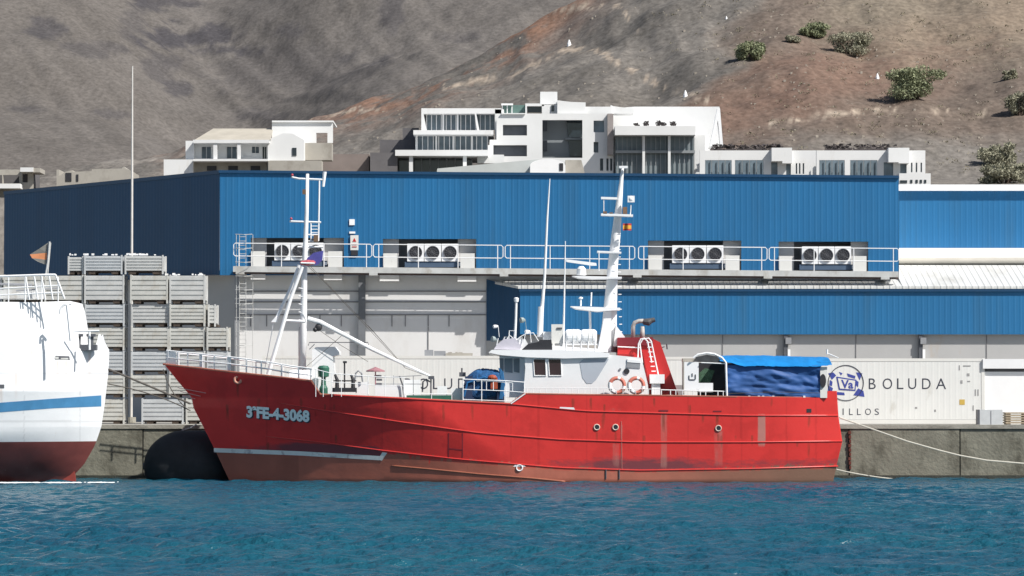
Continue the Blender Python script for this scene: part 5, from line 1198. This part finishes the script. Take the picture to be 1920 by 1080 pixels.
b = MB(); b.prism([(86,906),(95,884),(140,884),(142,906)], YW-.1, .2); b.build('rudder', mat('rudder_red', (.25,.04,.03), .6, .2, 3), ws)
t = thing('stern_flag', 'orange and grey triangular flag leaning on a staff over the white ship', 'flag', tuple(P(89, 517, YW)))
b = MB(); b.ptube([(85,520),(90,490),(93,453)], YW, 1.6); b.ptube([(89,520),(95,455)], YW+.2, 1.0); b.build('staff', GALV, t)
b = MB(); b.mi = 0; b.face([P(60,484,YW), P(87,487,YW+.1), P(88,474,YW+.1), P(56,477,YW)]); b.mi = 1; b.face([P(56,477,YW), P(88,474,YW+.1), P(90,455,YW+.1), P(74,466,YW)]); b.face([P(60,484,YW), P(70,490,YW), P(87,497,YW+.1), P(87,487,YW+.1)]); b.build('cloth', [mat('orange_cloth', (.50,.20,.09), .8), mat('grey_cloth', (.16,.16,.15), .8)], t)

# ================================================================ BOW SHADE BODY AND ROPES
def rope(name, pts, r, m, lab, n=24, sag=0.0):
    a, c = pts[0], pts[-1]; path = []
    for i in range(n+1):
        u = i/n
        if len(pts) == 2: p = a.lerp(c, u)-Vector((0, 0, sag*4*u*(1-u)))
        else:
            q = pts[1]; p = a*(1-u)**2+q*2*u*(1-u)+c*u*u
        path.append(p)
    MB().tube(path, r, 6).build(name, m, label=lab, cat='rope')
def W(px, py, Y): return P(px, py, Y)
rp_ = [(1574,783,148),(1640,806,148.8),(1700,827,149.5),(1760,844,150.2),(1800,854,150.7),(1850,863,151.4),(1920,869,152.2),(1990,867,152.8),(2080,852,153.3),(2200,822,153.6),(2290,795,154.2)]
MB().tube([W(*q) for q in rp_], .032, 6).build('mooring_rope', ROPE, label='pale mooring rope sagging from the trawler stern across the quay wall', cat='rope')
rope('mooring_rope', [W(1568,880,148), W(1630,895,150), W(1700,900,154)], .025, ROPE, 'thin pale rope low beside the trawler stern, just above the water')
rope('mooring_rope', [W(203,692,148), W(290,728,148.5), W(357,757,149.4)], .045, ROPED, 'dark mooring rope from the white ship to the trawler bow')
rope('mooring_rope', [W(203,720,148.6), W(290,735,149), W(357,770,149.6)], .025, ROPED, 'thinner dark rope below the main bow rope')
rope('mooring_rope', [W(306,692,149.4), W(318,738,149.5), W(352,768,149.6)], .022, ROPED, 'thin line hanging down along the trawler stem')

b = MB(); rf_ = random.Random(3)
for _ in range(1500):
    px = rf_.uniform(-300, 222); d = 143.4+rf_.gauss(0, .25)+.6*ss(60, 220, px); s_ = rf_.uniform(.02, .10)*(1 if px < 110 else .6)
    if fbm(px*.03, d*2, 6) < -.18+.4*ss(120, 222, px): continue
    x = (px-960)*d/F; y = d; b.face([(x-s_*2,y-s_,.07),(x+s_*rf_.uniform(1,2.5),y-s_*1.2,.06),(x+s_*2,y+s_,.09),(x-s_,y+s_*1.3,.08)])
b.build('foam', mat('sea_foam', (.85,.88,.9), .7, .05), label='thin broken line of white foam on the water beside the hulls', cat='foam', kind='stuff')

fd = thing('bow_shade', 'black rounded body added as the dark shade between trawler bow and quay', 'bow_shade', (-14.4, 152.1, 0))  # added black body that stands in for the shade between bow and quay
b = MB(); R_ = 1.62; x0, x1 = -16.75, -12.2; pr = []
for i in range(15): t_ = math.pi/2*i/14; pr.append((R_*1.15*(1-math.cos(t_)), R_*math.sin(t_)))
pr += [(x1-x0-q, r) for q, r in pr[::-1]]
b.lathe((x0,152.12,.62), (1,0,0), pr, 40); b.build('shade_body', mat('shade_black', (.012,.014,.018), .8, .3, 2), fd, smooth=True)
b = MB(); b.lathe((x0+.02,152.12,.62), (-1,0,0), [(-.1,.16),(.04,.16),(.06,.1)], 14); b.build('end_disc', DSTEEL, fd)
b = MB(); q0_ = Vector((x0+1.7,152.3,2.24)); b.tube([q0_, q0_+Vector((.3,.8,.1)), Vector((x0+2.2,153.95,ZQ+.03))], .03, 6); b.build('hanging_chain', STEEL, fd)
